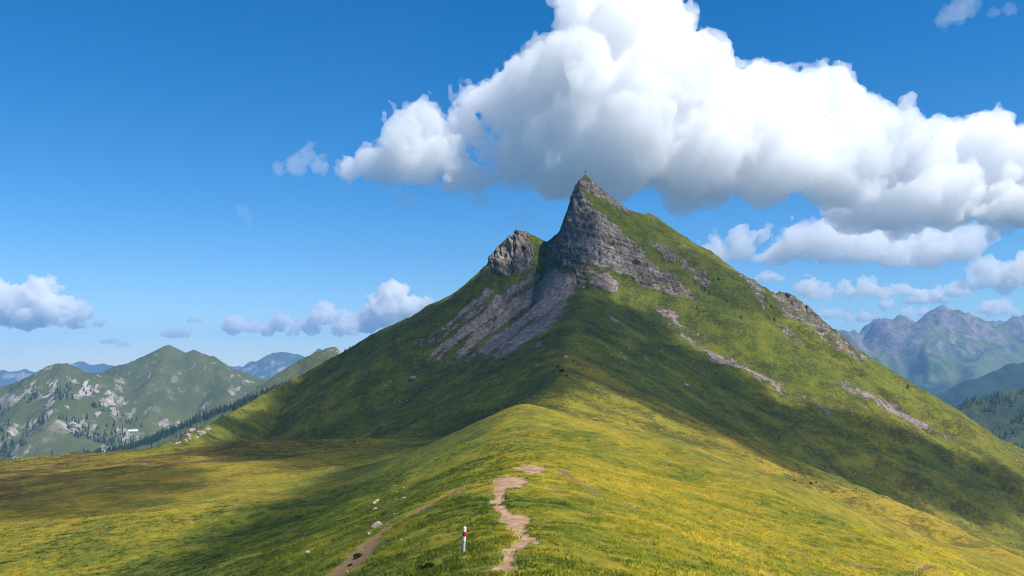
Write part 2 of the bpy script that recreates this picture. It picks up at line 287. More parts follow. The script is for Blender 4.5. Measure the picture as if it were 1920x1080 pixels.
def ground_material():
    s = NT('alpine_ground'); p = s.pos()
    grass, n2, n3 = grass_colour(s, s.attr('yellowing'), s.attr('heath'), s.attr('far'))
    # layered limestone and marl, the beds dipping to the right
    bed = s.scaled(p, rot=(0, math.radians(-19), 0))
    beds = s.noise(1., 5, .65, vec=s.scaled(bed, sc=(.035, .05, .42)), dist=.5)
    blk = s.noise(3.2, 5, .7); big = s.noise(26, 3)
    crack = s.noise(1., 4, .65, vec=s.scaled(p, rot=(0, math.radians(12), 0), sc=(.30, .30, .045)), dist=.9)
    tone = s.math('MULTIPLY_ADD', s.math('SUBTRACT', blk, .5), .9, s.math('MULTIPLY_ADD', s.math('SUBTRACT', beds, .5), 1.0, .5))
    tone = s.math('MULTIPLY_ADD', s.math('SUBTRACT', crack, .5), 1.1, tone)
    tone = s.math('MULTIPLY_ADD', s.math('SUBTRACT', big, .5), .5, tone)
    rock = s.ramp(tone, [(.15, (.026, .022, .020)), (.38, (.100, .082, .073)), (.58, (.215, .178, .155)), (.85, (.42, .36, .30))])
    rock = s.mix(s.math('MULTIPLY', s.step(s.noise(9, 3), .5, .75), .7), rock, (.19, .125, .088))
    scree = s.ramp(s.math('MULTIPLY_ADD', s.math('SUBTRACT', s.noise(4.5, 4, .7), .5), .9, s.noise(1.3, 4, .8)), [(.28, (.092, .070, .058)), (.5, (.205, .162, .138)), (.74, (.37, .31, .27))])
    soil = s.mix(s.noise(.6, 4, .7), (.10, .055, .028), (.26, .165, .09))
    dirt = s.ramp(s.noise(.9, 5, .7), [(.3, (.17, .098, .05)), (.55, (.37, .24, .14)), (.8, (.54, .40, .27))])
    wob = s.math('SUBTRACT', s.noise(5, 5, .65), .5)
    fine = s.math('SUBTRACT', s.noise(1.7, 4, .75), .5)
    m_s = s.step(s.math('MULTIPLY_ADD', fine, 1.6, s.math('MULTIPLY_ADD', wob, 1.7, s.attr('scree'))), .36, .74)
    m_r = s.step(s.math('MULTIPLY_ADD', wob, 1.7, s.attr('rock')), .40, .60)
    up = s.n('ShaderNodeSeparateXYZ', {0: s.n('ShaderNodeNewGeometry').outputs['Normal']}).outputs[2]
    ledge = s.math('MULTIPLY', s.step(up, .56, .78), s.step(s.noise(6, 5, .65), .40, .58))
    m_r = s.math('MULTIPLY', m_r, s.math('SUBTRACT', 1., s.math('MULTIPLY', ledge, .85)))
    m_d = s.step(s.math('MULTIPLY_ADD', s.math('SUBTRACT', s.noise(.7, 5, .7), .5), 1.4, s.attr('dirt')), .38, .62)
    scrub = s.step(s.math('MULTIPLY_ADD', s.math('SUBTRACT', s.noise(17, 3), .5), .8, s.noise(2.6, 5, .75)), .43, .64)
    grass = s.mix(s.math('MULTIPLY', scrub, s.math('MULTIPLY_ADD', s.attr('far'), .62, .10)), grass, (.036, .040, .013))
    c = s.mix(m_s, grass, scree); c = s.mix(m_r, c, rock); c = s.mix(m_d, c, s.mix(s.attr('trod'), soil, dirt))
    hard = s.math('MAXIMUM', m_r, m_s)
    gh = s.math('MULTIPLY_ADD', n3, .35, n2)
    hh = s.math('MULTIPLY_ADD', beds, 1.2, s.math('MULTIPLY_ADD', crack, 1.3, blk))
    q = s.n('ShaderNodeMix', {0: hard, 2: gh, 3: hh}, data_type='FLOAT')
    s.bump(q.outputs[0], s.math('MULTIPLY_ADD', s.math('MAXIMUM', s.attr('far'), hard), .72, .16), .7)
    return s.color(c)

M_GROUND = ground_material()

# ---------- the ridge, the shelf and the mountain: one continuous sheet ----------
def area_mask(x, z, areas, warp, soft):
    """0..1, softened and frayed, for areas outlined on the face"""
    m = np.zeros(np.shape(x), f4)
    wx = x+warp*fbm(x, z, 14, 4, .6, seed=31); wz = z+warp*fbm(x, z, 14, 4, .6, seed=37)
    for poly in areas:
        px = [q[0] for q in poly]; pz = [q[1] for q in poly]
        box = (wx > min(px)-8) & (wx < max(px)+8) & (wz > min(pz)-8) & (wz < max(pz)+8)
        bx, bz = wx[box], wz[box]; v = np.zeros(bx.shape, f4)
        for ox, oz in ((0, 0), (soft, 0), (-soft, 0), (0, soft), (0, -soft), (soft*.7, soft*.7), (-soft*.7, soft*.7), (soft*.7, -soft*.7), (-soft*.7, -soft*.7)):
            v += in_poly(bx+ox, bz+oz, poly)
        m[box] = np.maximum(m[box], v/9)
    return m

def path_depth(x, y, main=0):
    """how far into a trodden line a point lies, 0..1"""
    m = np.zeros(np.shape(x), f4)
    near = (y > 15) & (y < 110) & (np.abs(x) < 60)
    bx, by = x[near], y[near]
    v = np.zeros(bx.shape, f4)
    wob = .75*fbm(bx, by*.5, 1.5, 4, .6, seed=41)
    for k, ln in enumerate([PATH_LINE]+TRACK_LINES):
        if main and k: break
        d, w = line_dist(bx, by, ln); w = w*(.82, 1.2, 2.7, 2.0)[k]
        v = np.maximum(v, sstep(1.25, .7, (d+wob*(.5 if k == 0 else .18))/np.maximum(w, .2)))
    for cx, cy_, rx, ry in BARE_PATCHES:
        v = np.maximum(v, sstep(1.15, .8, np.hypot((bx-cx)/rx, (by-cy_)/ry)+wob*.5))
    m[near] = v
    return m

def land(x, y):
    h = height(x, y)
    return h+relief(x, y, h)

def ground_z(x, y):
    x = np.atleast_1d(np.asarray(x, f4)); y = np.atleast_1d(np.asarray(y, f4))
    return land(x, y)-.09*path_depth(x, y)

rows = np.concatenate([np.linspace(-26, 22, 24, False), np.linspace(22, 60, 140, False), np.linspace(60, 140, 125, False),
                       np.linspace(140, 450, 130, False), np.linspace(450, 762, 150, False), np.linspace(762, 900, 220, False),
                       np.linspace(900, 960, 32, False), np.linspace(960, 1300, 20)]).astype(f4)
tcol = np.concatenate([np.linspace(-.80, -.05, 240, False), np.linspace(-.05, .40, 500, False), np.linspace(.40, .80, 130)]).astype(f4)
GX = (rows[:, None]+45)*tcol[None, :]; GY = np.repeat(rows[:, None], len(tcol), 1)
GH = height(GX, GY)
REL = relief(GX, GY, GH)
on_face = (GY > 430)
rock = np.where(on_face, area_mask(GX, GH, ROCK_AREAS, 4.0, 2.0), 0).astype(f4)
scree = np.where(on_face, area_mask(GX, GH, SCREE_AREAS, 5.0, 3.0), 0).astype(f4)
# stripes of turf between the debris chutes
fall = np.where(GX < 70, GX*.645-GH*.766, GX*.555+GH*.83); along = np.where(GX < 70, GX*.766+GH*.645, GX*.83-GH*.555)
stripe = fbm(fall, along*.07, 10, 4, .6, seed=43)
scree *= np.clip(np.where(GX < 70, .98+1.35*stripe, .80+.14*sstep(215, 245, GX)+1.1*stripe), 0, 1)
scree *= 1-rock
dirt = path_depth(GX, GY); trod = path_depth(GX, GY, 1)
GZ = GH+REL*(1-.6*rock)-.09*dirt
P = np.stack([GX, GY, GZ], -1)
# carve the beds of the cliffs: push the face in and out along its normal
du = np.gradient(P, axis=1); dv = np.gradient(P, axis=0)
Nn = np.cross(du, dv); Nn /= np.linalg.norm(Nn, axis=-1, keepdims=True)+1e-9
bedc = GZ*.95+GX*.33+2.0*fbm(GX, GZ, 30, 2, seed=51)
ledges = .9*perlin(bedc/5.2, GX*.012, 52)+.6*perlin(bedc/2.1, GX*.03, 53)+.35*np.sign(perlin(bedc/3.4, GX*.02, 54))
gul = fbm(GX+.3*GZ, GZ*.25, 11, 4, .6, seed=55); gul = gul-.9*np.maximum(0, .22-np.abs(fbm(GX+.15*GZ, GZ*.3, 16, 3, .55, seed=58)))*3
lee = sstep(75, 40, GX)          # the shaded wall left of the arete is cut by deeper chimneys
disp = rock*(1.15*ledges+(1.5+3.2*lee+2.2*sstep(240, 268, GX))*gul+.5*fbm(GX*1.3+GY, GZ*1.3, 5, 3, .6, seed=56))
disp += scree*.35*fbm(GX, GY, 2.5, 2, seed=57)
P += (disp[..., None]*Nn).astype(f4)
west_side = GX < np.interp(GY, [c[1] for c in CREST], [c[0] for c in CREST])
mtn = sstep(300, 470, GY)
yellowing = .52-.13*mtn*sstep(-60, 20, GH)-.12*mtn
yellowing = yellowing+np.where(west_side, -.24, .10)*sstep(1, 14, np.abs(GX))*(1-mtn)*np.where(west_side, sstep(-60, -40, GX), 1)
yellowing = yellowing+.06*mtn*sstep(150, 260, GX)+.12*sstep(-20, -45, GX)*(1-sstep(380, 520, GY))*sstep(100, 200, GY)
near_dist, _ = line_dist(GX, GY, SHOULDER)
yellowing = yellowing+.30*np.exp(-(near_dist/16)**2)  # sunlit yellow along the shoulder, put into the turf colour
heath = sstep(-50, -120, GX)*sstep(480, 380, GY)*sstep(130, 230, GY)*np.clip(.8+1.2*fbm(GX, GY, 60, 3, seed=61), 0, 1)
heath = heath+.5*mtn*sstep(-20, -50, GH)*sstep(60, 160, GX)*np.clip(.2+1.4*fbm(GX, GY*2, 30, 3, seed=62), 0, 1)
attrs = {'far': sstep(90, 300, GY), 'rock': rock, 'scree': scree, 'dirt': dirt, 'yellowing': yellowing, 'heath': heath, 'trod': trod}
du = np.gradient(P, axis=1); dv = np.gradient(P, axis=0)
Nn = np.cross(du, dv); Nn /= np.linalg.norm(Nn, axis=-1, keepdims=True)+1e-9

F = grid_faces(*GX.shape)
nc = GX.shape[1]
fm = F[:, 0]
f_rock = rock.ravel()[fm] > .5
f_scree = (scree.ravel()[fm] > .5) & ~f_rock
f_mtn = (GY.ravel()[fm] > 440) | ((GY.ravel()[fm] > 262) & (GX.ravel()[fm]*.9+GY.ravel()[fm] < -1e9))
def sheet(name, sel, parent=None):
    idx = F[sel]; used, inv = np.unique(idx, return_inverse=True)
    me = mesh_np(name, P.reshape(-1, 3)[used], inv.reshape(idx.shape), attrs={k: v.ravel()[used] for k, v in attrs.items()})
    me.normals_split_custom_set_from_vertices(Nn.reshape(-1, 3)[used].tolist())
    return link(name, me, M_GROUND, parent)
f_trod = (trod.ravel()[fm] > .5); f_track = (dirt.ravel()[fm] > .5) & ~f_trod
f_left = GX.ravel()[fm] < 1.5
tag(sheet('meadow_ridge', ~f_mtn & ~f_trod & ~f_track), kind='structure')
tag(sheet('footpath', ~f_mtn & f_trod), kind='structure')
tag(sheet('cattle_track_left', ~f_mtn & f_track & f_left), kind='structure')
tag(sheet('cattle_track_right', ~f_mtn & f_track & ~f_left), kind='structure')
mountain = tag(sheet('mountain', f_mtn & ~f_rock & ~f_scree), kind='structure')
tag(sheet('rock_face', f_mtn & f_rock, mountain), 'grey layered rock walls below the summit')
tag(sheet('scree_slope', f_mtn & f_scree, mountain), 'mauve grey rubble chutes on the flanks')

# ---------- the country beyond: valleys and ranges ---------------------------
def seen(px, py, dist):
    """a skyline point read off a sketch of the panorama (1920 wide, horizon at 690), at its distance"""
    return ((px-960)/1663*dist, dist, (690-py)/1663*dist)

def line(dist, pts): return [seen(px, py, dist+(d[0] if d else 0)) for px, py, *d in pts]

def far_material(name, grass, grass2, rockc, rock_lo, rock_hi, streak, forest=None, meadow=None, size=1., patch=None):
    s = NT(name); p = s.pos()
    g = s.mix(s.step(s.noise(150*size, 4, .6), .35, .65), grass, grass2)
    up = s.n('ShaderNodeSeparateXYZ', {0: s.n('ShaderNodeNewGeometry').outputs['Normal']}).outputs[2]
    z = s.n('ShaderNodeSeparateXYZ', {0: p}).outputs[2]
    rn = s.noise(streak*size, 7, .72, vec=s.scaled(p, rot=(0, math.radians(35), math.radians(20)), sc=(1, .5, .30)), dist=.8)
    rr = s.math('MULTIPLY_ADD', s.math('SUBTRACT', rn, .5), 1.5, s.math('MULTIPLY', s.attr('steep'), .6))
    m = s.step(rr, rock_lo, rock_hi)
    if patch: m = s.math('MULTIPLY', m, s.math('MULTIPLY_ADD', s.step(s.noise(patch[0], 4, .6), patch[1], patch[2]), .85, .15))
    if meadow:
        mz = s.math('MULTIPLY_ADD', s.math('SUBTRACT', s.noise(420, 5, .65), .5), meadow[2], z)
        m = s.math('MULTIPLY', m, s.math('MULTIPLY_ADD', s.step(mz, meadow[0], meadow[1]), .88, .12))
    tone = s.math('MULTIPLY_ADD', s.math('SUBTRACT', s.noise(30*size, 6, .75), .5), 3.0, .9)
    tone = s.n('ShaderNodeCombineColor', {0: tone, 1: tone, 2: tone}).outputs[0]
    r = s.mix(1., rockc, tone, 'MULTIPLY')
    c = s.mix(m, g, r)
    if forest is not None:
        fz = s.math('MULTIPLY_ADD', s.math('SUBTRACT', s.noise(260*size, 5, .65), .5), forest[1], z)
        c = s.mix(s.step(fz, forest[0]+20*size, forest[0]-20*size), c, s.mix(s.step(s.noise(16*size, 3, .7), .35, .65), (.012, .026, .012), (.03, .05, .018)))
    s.bump(s.noise(30*size, 5, .7), .9, 14*size)
    return s.color(c)

def far_range(name, ridges, box, n, mat, rough, size, seed, floor, k=25., steep0=.45, crest_z=1e4):
    """ridges: (points, left slope, right slope)"""
    x0, x1, y0, y1 = box; nx, ny = n
    X, Y = np.meshgrid(np.linspace(x0, x1, nx, dtype=f4), np.linspace(y0, y1, ny, dtype=f4))
    def hgt(X, Y):
        h = None
        for pts, sl, sr in ridges:
            a = tent(X, Y, pts, sl, sr)
            h = a if h is None else smax(h, a, k)
        dep = h
        r = fbm(X, Y, size, 5, .5, seed)
        rid = 1-2*np.abs(fbm(X*.8+Y*.15, Y*.55, size*.8, 4, .5, seed+5))
        h = h+rough*(r*.9+(rid-.45)*.8)*(.3+.7*sstep(crest_z, crest_z-110*rough/15, h))
        return smax(h, floor(X, Y)+rough*.25*fbm(X, Y, size*.7, 3, .5, seed+9), k)
    Z = hgt(X, Y)
    gy, gx = np.gradient(Z, (y1-y0)/(ny-1), (x1-x0)/(nx-1))
    steep = np.hypot(gx, gy)-steep0
    me = mesh_np(name, np.stack([X, Y, Z], -1).reshape(-1, 3), grid_faces(ny, nx), attrs={'steep': steep.ravel()})
    return tag(link(name, me, mat), kind='structure'), hgt

plain = np.array([[-60000, -9000, -760], [60000, -9000, -760], [60000, 80000, -760], [-60000, 80000, -760]], f4)
def valley_material():
    s = NT('valley_ground')
    return s.color(s.mix(s.step(s.noise(900, 5, .6), .4, .6), (.045, .075, .02), (.014, .03, .013)))
tag(link('valley', mesh_np('valley', plain, np.array([[0, 1, 2, 3]])), valley_material()), kind='structure')

M_LEFT = far_material('left_range', (.070, .088, .028), (.098, .108, .034), (.38, .34, .31), .20, .34, 26, patch=(330, .38, .60))
left_hills, left_h = far_range('hills_left', [
    (line(2950, [(-330, 800, -250), (-150, 762, -100), (-40, 742), (20, 720), (60, 697), (100, 686), (125, 679), (150, 692), (190, 699, 60), (240, 712, 150), (300, 735, 250)]), .5, .62),
    (line(3350, [(120, 740, 100), (185, 708), (230, 690), (270, 668), (315, 645), (350, 663), (362, 655), (385, 674), (400, 667), (430, 690), (470, 712), (505, 728), (580, 770)]), .5, .56),
    (line(2950, [(125, 681), (110, 730, -180), (95, 790, -420)]), .55, .55),
    (line(2950, [(60, 697), (40, 760, -250), (10, 810, -450)]), .55, .55),
    (line(3350, [(315, 647), (300, 690, -200), (262, 740, -420)]), .55, .5),
    (line(3350, [(400, 670), (420, 720, -200), (430, 770, -500)]), .55, .5),
    ], (-2900, -560, 1500, 3900), (270, 260), M_LEFT, 15, 200, 71, lambda X, Y: -300+.055*(Y-2000)+.03*(X+1500)*.5, 9., .45, 90)

M_NEARL = far_material('spur_ground', (.075, .095, .024), (.100, .115, .03), (.30, .28, .25), .2, .4, 40)
spur, spur_h = far_range('hills_forested', [
    (line(1850, [(40, 880, -100), (150, 858, -60), (240, 834), (330, 800), (420, 768), (480, 745), (540, 722), (640, 690), (800, 640)]), .5, .45)],
    (-1500, -150, 1200, 2400), (150, 130), M_NEARL, 5, 120, 73, lambda X, Y: -330+0*X, 10.)
M_GREEN = far_material('green_peak', (.080, .095, .026), (.12, .125, .04), (.25, .24, .2), .25, .45, 60)
far_range('hills_green_peak', [
    (line(2450, [(430, 775, -100), (500, 724), (540, 700), (575, 680), (597, 660), (612, 652), (622, 650), (634, 660), (680, 690), (800, 720)]), .6, .6)],
    (-1100, -100, 1950, 2900), (140, 120), M_GREEN, 11, 90, 75, lambda X, Y: -330+0*X, 10.)
M_BLUE = far_material('distant_ranges', (.05, .075, .03), (.07, .09, .035), (.34, .33, .32), .1, .35, 300, size=2.)
far_range('mountains_far_left', [
    (line(11500, [(-500, 720), (-250, 706), (-100, 694), (0, 689), (35, 688), (60, 692), (100, 701), (130, 696), (150, 685), (180, 680), (205, 684), (240, 683), (280, 700), (330, 706), (420, 694), (455, 680), (480, 672), (520, 664), (555, 661), (580, 662), (592, 656), (602, 651), (618, 660), (660, 690), (800, 700)]), .5, .5),
    (line(14500, [(300, 690), (400, 680), (450, 684), (560, 668), (700, 680)]), .5, .5)],
    (-10500, -1200, 9500, 15500), (260, 120), M_BLUE, 95, 900, 77, lambda X, Y: -700+0*X, 60.)

M_MASSIF = far_material('massif', (.085, .130, .036), (.125, .150, .045), (.21, .19, .19), .02, .2, 150, meadow=(40, 190, 420), forest=(-150, 330), size=1.6)
far_range('mountains_right', [
    (line(8000, [(1480, 660), (1560, 625), (1582, 612), (1600, 622), (1625, 618), (1640, 610), (1660, 612), (1700, 600), (1722, 592), (1742, 578), (1765, 575), (1790, 576), (1812, 580), (1850, 597), (1872, 607), (1890, 604), (1930, 598), (1990, 604), (2080, 620), (2250, 650)]), .8, .85),
    (line(8000, [(1660, 612), (1655, 650, -300), (1640, 700, -900)]), .75, .75),
    (line(8000, [(1742, 580), (1735, 650, -450), (1745, 705, -1100)]), .75, .75),
    (line(8000, [(1872, 607), (1850, 665, -550), (1830, 700, -1000)]), .7, .7),
    (line(10500, [(1840, 606), (1862, 598), (1885, 604), (1905, 592), (1925, 586), (2000, 600)]), .8, .8),
    (line(9500, [(1540, 618), (1578, 611), (1610, 622), (1650, 614)]), .8, .8)],
    (2500, 7400, 5400, 11200), (290, 250), M_MASSIF, 95, 620, 79, lambda X, Y: -420+.09*(Y-6300), 60., .72)
M_WOOD = far_material('wooded_hill', (.016, .032, .014), (.03, .05, .02), (.1, .1, .09), .5, .7, 100)
far_range('hills_wooded_far', [
    (line(4600, [(1560, 830, -200), (1660, 790), (1720, 762), (1780, 735), (1850, 702), (1920, 676), (2050, 640), (2300, 600)]), .55, .45)],
    (1300, 4600, 3600, 5600), (170, 110), M_WOOD, 26, 240, 81, lambda X, Y: -480+0*X, 30.)
M_NEARR = far_material('pasture_hill', (.030, .050, .018), (.060, .080, .028), (.16, .15, .13), .5, .7, 60)
wood_r, wood_rh = far_range('hills_right', [
    (line(2100, [(1600, 880, -200), (1700, 830), (1740, 806), (1790, 776), (1830, 750), (1880, 732), (1930, 722), (2100, 700)]), .5, .42)],
    (700, 2300, 1300, 2700), (170, 140), M_NEARR, 11, 130, 83, lambda X, Y: -430+0*X, 20.)

# ---------- conifers ---------------------------------------------------------
def conifer(seed, tiers=5, seg=7):
    """unit-height spruce: a trunk and ragged tiers of drooping boughs"""
    r = random.Random(seed); v = []; f = []
    b = len(v)
    for k in range(4):
        a = k*math.pi/2; v += [(.02*math.cos(a), .02*math.sin(a), -.05)]
    v.append((0, 0, .9))
    for k in range(4): f.append((b+k, b+(k+1) % 4, b+4))
    for t in range(tiers):
        z0 = .06+.80*t/tiers; z1 = min(1., z0+.34-.02*t); rad = .19*(1-.86*t/tiers)
        b = len(v)
        for k in range(seg):
            a = 2*math.pi*(k+.5*r.random())/seg; q = rad*(.7+.6*r.random())
            v.append((q*math.cos(a), q*math.sin(a), z0+.05*(r.random()-.5)))
        v.append((.01*(r.random()-.5), .01*(r.random()-.5), z1))
        for k in range(seg): f.append((b+k, b+(k+1) % seg, b+seg))
    return np.array(v, f4), np.array(f, np.int32)

def tree_material():
    s = NT('conifer_foliage')
    rnd = s.n('ShaderNodeObjectInfo').outputs['Random']
    c = s.mix(s.noise(2.2, 3), (.010, .024, .010), (.030, .052, .018))
    return s.color(s.mix(s.math('MULTIPLY', rnd, .4), c, (.034, .050, .014)))
M_TREE = tree_material()
CON = [conifer(i) for i in range(5)]
CON_ME = [mesh_np('conifer', v, f, smooth=False) for v, f in CON]
for me in CON_ME: me.materials.append(M_TREE)

rg = np.random.RandomState(5)
def scatter(n, hfun, box, keep):
    x = rg.uniform(box[0], box[1], n).astype(f4); y = rg.uniform(box[2], box[3], n).astype(f4)
    z = hfun(x, y)
    m = keep(x, y, z) > rg.rand(n)
    return np.stack([x[m], y[m], z[m]], -1)
def pxy(p): return 960+p[..., 0]/p[..., 1]*1663, 690-p[..., 2]/p[..., 1]*1663
# loose wood over the lower slope of the left hill, thinning upwards
def left_wood(x, y, z):
    c = fbm(x, y, 150, 4, .6, seed=91)
    low = sstep(-95, -200, z+.06*(x+1700))
    return np.clip(low*(1.1*c+.40)+.8*sstep(.42, .62, c)*sstep(-20, -120, z), 0, 1)*sstep(-650, -900, x)
loose = scatter(17000, left_h, (-2300, -650, 1900, 3000), left_wood)
# the belt of spruce along the spur
def belt(x, y, z):
    d, _ = line_dist(x, y, [q[:2] for q in line(1850, [(150, 858, -60), (240, 834), (330, 800), (420, 768), (480, 745), (560, 715)])])
    c = fbm(x, y, 70, 3, .6, seed=93)
    return np.where(d < 45+40*c, .95, .04)
beltp = scatter(11000, spur_h, (-1100, -380, 1500, 2050), belt)
def rw(x, y, z):
    c = fbm(x, y, 90, 4, .6, seed=95)
    return np.clip(.35+1.6*c+.5*sstep(-120, -220, z), .03, 1)
rwood = scatter(6500, wood_rh, (780, 1500, 1450, 2250), rw)

def wood_mesh(name, pts, hmin, hmax, label, cat):
    vs_, fs_ = [], []; off = 0
    hh = rg.uniform(hmin, hmax, len(pts)); an = rg.uniform(0, 6.28, len(pts))
    for i, p in enumerate(pts):
        v, f = CON_LO[i % 3]
        c, s_ = math.cos(an[i]), math.sin(an[i])
        q = np.stack([v[:, 0]*c-v[:, 1]*s_, v[:, 0]*s_+v[:, 1]*c, v[:, 2]], -1)*hh[i]+p
        vs_.append(q); fs_.append(f+off); off += len(v)
    me = mesh_np(name, np.concatenate(vs_), np.concatenate(fs_), smooth=False)
    return tag(link(name, me, M_TREE), label, cat, kind='stuff')
CON_LO = [conifer(20+i, 3, 5) for i in range(3)]

def pick(pts, n):
    """the n nearest to the eye become single trees"""
    o = np.argsort(pts[:, 1]+rg.rand(len(pts))*120); return pts[o[:n]], pts[o[n:]]
# cover up what the near mountain hides
def clear_of_ridge(p):
    u, v = pxy(p); return p[(u > -40) & (u < 700)]
loose = clear_of_ridge(loose); beltp = clear_of_ridge(beltp)
one_l, rest_l = pick(loose, 170); one_b, rest_b = pick(beltp, 130)
for k, (pts, lab, grp) in enumerate(((one_l, 'dark green spruce in the loose wood on the lower slope of the pale rocky hill', 'spruces in the loose wood below the rocky hill'),
                                     (one_b, 'dark spruce in the dense belt of forest along the spur left of the mountain', 'spruces in the forest belt along the spur'))):
    for i, p in enumerate(pts):
        o = bpy.data.objects.new('spruce_tree', CON_ME[i % 5]); COL.objects.link(o)
        o.location = p; h = rg.uniform(9, 18); o.scale = (h, h, h); o.rotation_euler = (0, 0, rg.uniform(0, 6.28))
        tag(o, lab, 'tree', grp)
wood_mesh('spruce_wood', rest_l, 10, 22, 'loose spruce wood scattered over the pale rocky hill', 'forest')
wood_mesh('spruce_belt', rest_b, 9, 17, 'dense dark spruce belt along the spur', 'forest')
wood_mesh('mountain_pine_wood', rwood, 7, 15, 'dark scattered wood on the near hill at the right edge', 'forest')

# ---------- clouds -----------------------------------------------------------
def cloud_material(name, density):
    m = bpy.data.materials.new(name); m.use_nodes = True; t = m.node_tree
    t.nodes.remove(t.nodes['Principled BSDF'])
    v = t.nodes.new('ShaderNodeVolumePrincipled')
    v.inputs['Color'].default_value = (1, 1, 1, 1); v.inputs['Density'].default_value = density
    v.inputs['Anisotropy'].default_value = .15
    t.links.new(v.outputs[0], t.nodes['Material Output'].inputs['Volume'])
    return m

def up_noise(shape, cell, rs):
    """smooth 3-D value noise on a voxel grid, cell voxels to the lattice"""
    dims = [int(math.ceil(n/cell))+3 for n in shape]
    a = rs.rand(*dims).astype(f4)-f4(.5)
    for ax, n in enumerate(shape):
        c = np.arange(n)/cell+rs.rand(); i = np.floor(c).astype(int); fr = (c-i).astype(f4); fr = fr*fr*(3-2*fr)
        sh = [1, 1, 1]; sh[ax] = n; fr = fr.reshape(sh)
        lo = np.take(a, i, axis=ax); hi = np.take(a, i+1, axis=ax)
        a = lo+(hi-lo)*fr
    return a

def surface_nets(Fv):
    """closed quad surface of Fv < 0 on a voxel grid"""
    s = Fv < 0
    nx, ny, nz = Fv.shape
    cnt = np.zeros((nx-1, ny-1, nz-1), np.int8)
    for dx in (0, 1):
        for dy in (0, 1):
            for dz in (0, 1): cnt += s[dx:nx-1+dx, dy:ny-1+dy, dz:nz-1+dz]
    act = np.argwhere((cnt > 0) & (cnt < 8))
    ids = np.full(cnt.shape, -1, np.int32); ids[tuple(act.T)] = np.arange(len(act))
    acc = np.zeros((len(act), 3), f4); num = np.zeros(len(act), f4)
    cs = [(0, 0, 0), (1, 0, 0), (0, 1, 0), (0, 0, 1), (1, 1, 0), (1, 0, 1), (0, 1, 1), (1, 1, 1)]
    for a in cs:
        for ax in range(3):
            if a[ax]: continue
            b = list(a); b[ax] = 1
            fa = Fv[act[:, 0]+a[0], act[:, 1]+a[1], act[:, 2]+a[2]]; fb = Fv[act[:, 0]+b[0], act[:, 1]+b[1], act[:, 2]+b[2]]
            m = (fa < 0) != (fb < 0); t = np.where(m, fa/np.where(m, fa-fb, 1), 0)
            pt = np.tile(np.array(a, f4), (len(act), 1)); pt[:, ax] += t
            acc += pt*m[:, None]; num += m
    V = act+acc/num[:, None]
    quads = []
    for ax in range(3):
        o1, o2 = [(1, 2), (2, 0), (0, 1)][ax]
        sl0 = [slice(None)]*3; sl1 = [slice(None)]*3; sl0[ax] = slice(0, -1); sl1[ax] = slice(1, None)
        e = np.argwhere(s[tuple(sl0)] != s[tuple(sl1)])
        e = e[(e[:, o1] > 0) & (e[:, o2] > 0) & (e[:, o1] < Fv.shape[o1]-1) & (e[:, o2] < Fv.shape[o2]-1)]
        u = np.zeros(3, int); u[o1] = 1; w = np.zeros(3, int); w[o2] = 1
        q = np.stack([ids[tuple((e-u-w).T)], ids[tuple((e-w).T)], ids[tuple(e.T)], ids[tuple((e-u).T)]], -1)
        ins = s[tuple(e.T)]
        q = np.where(ins[:, None], q, q[:, ::-1]); quads.append(q)
    return V.astype(f4), np.concatenate(quads)

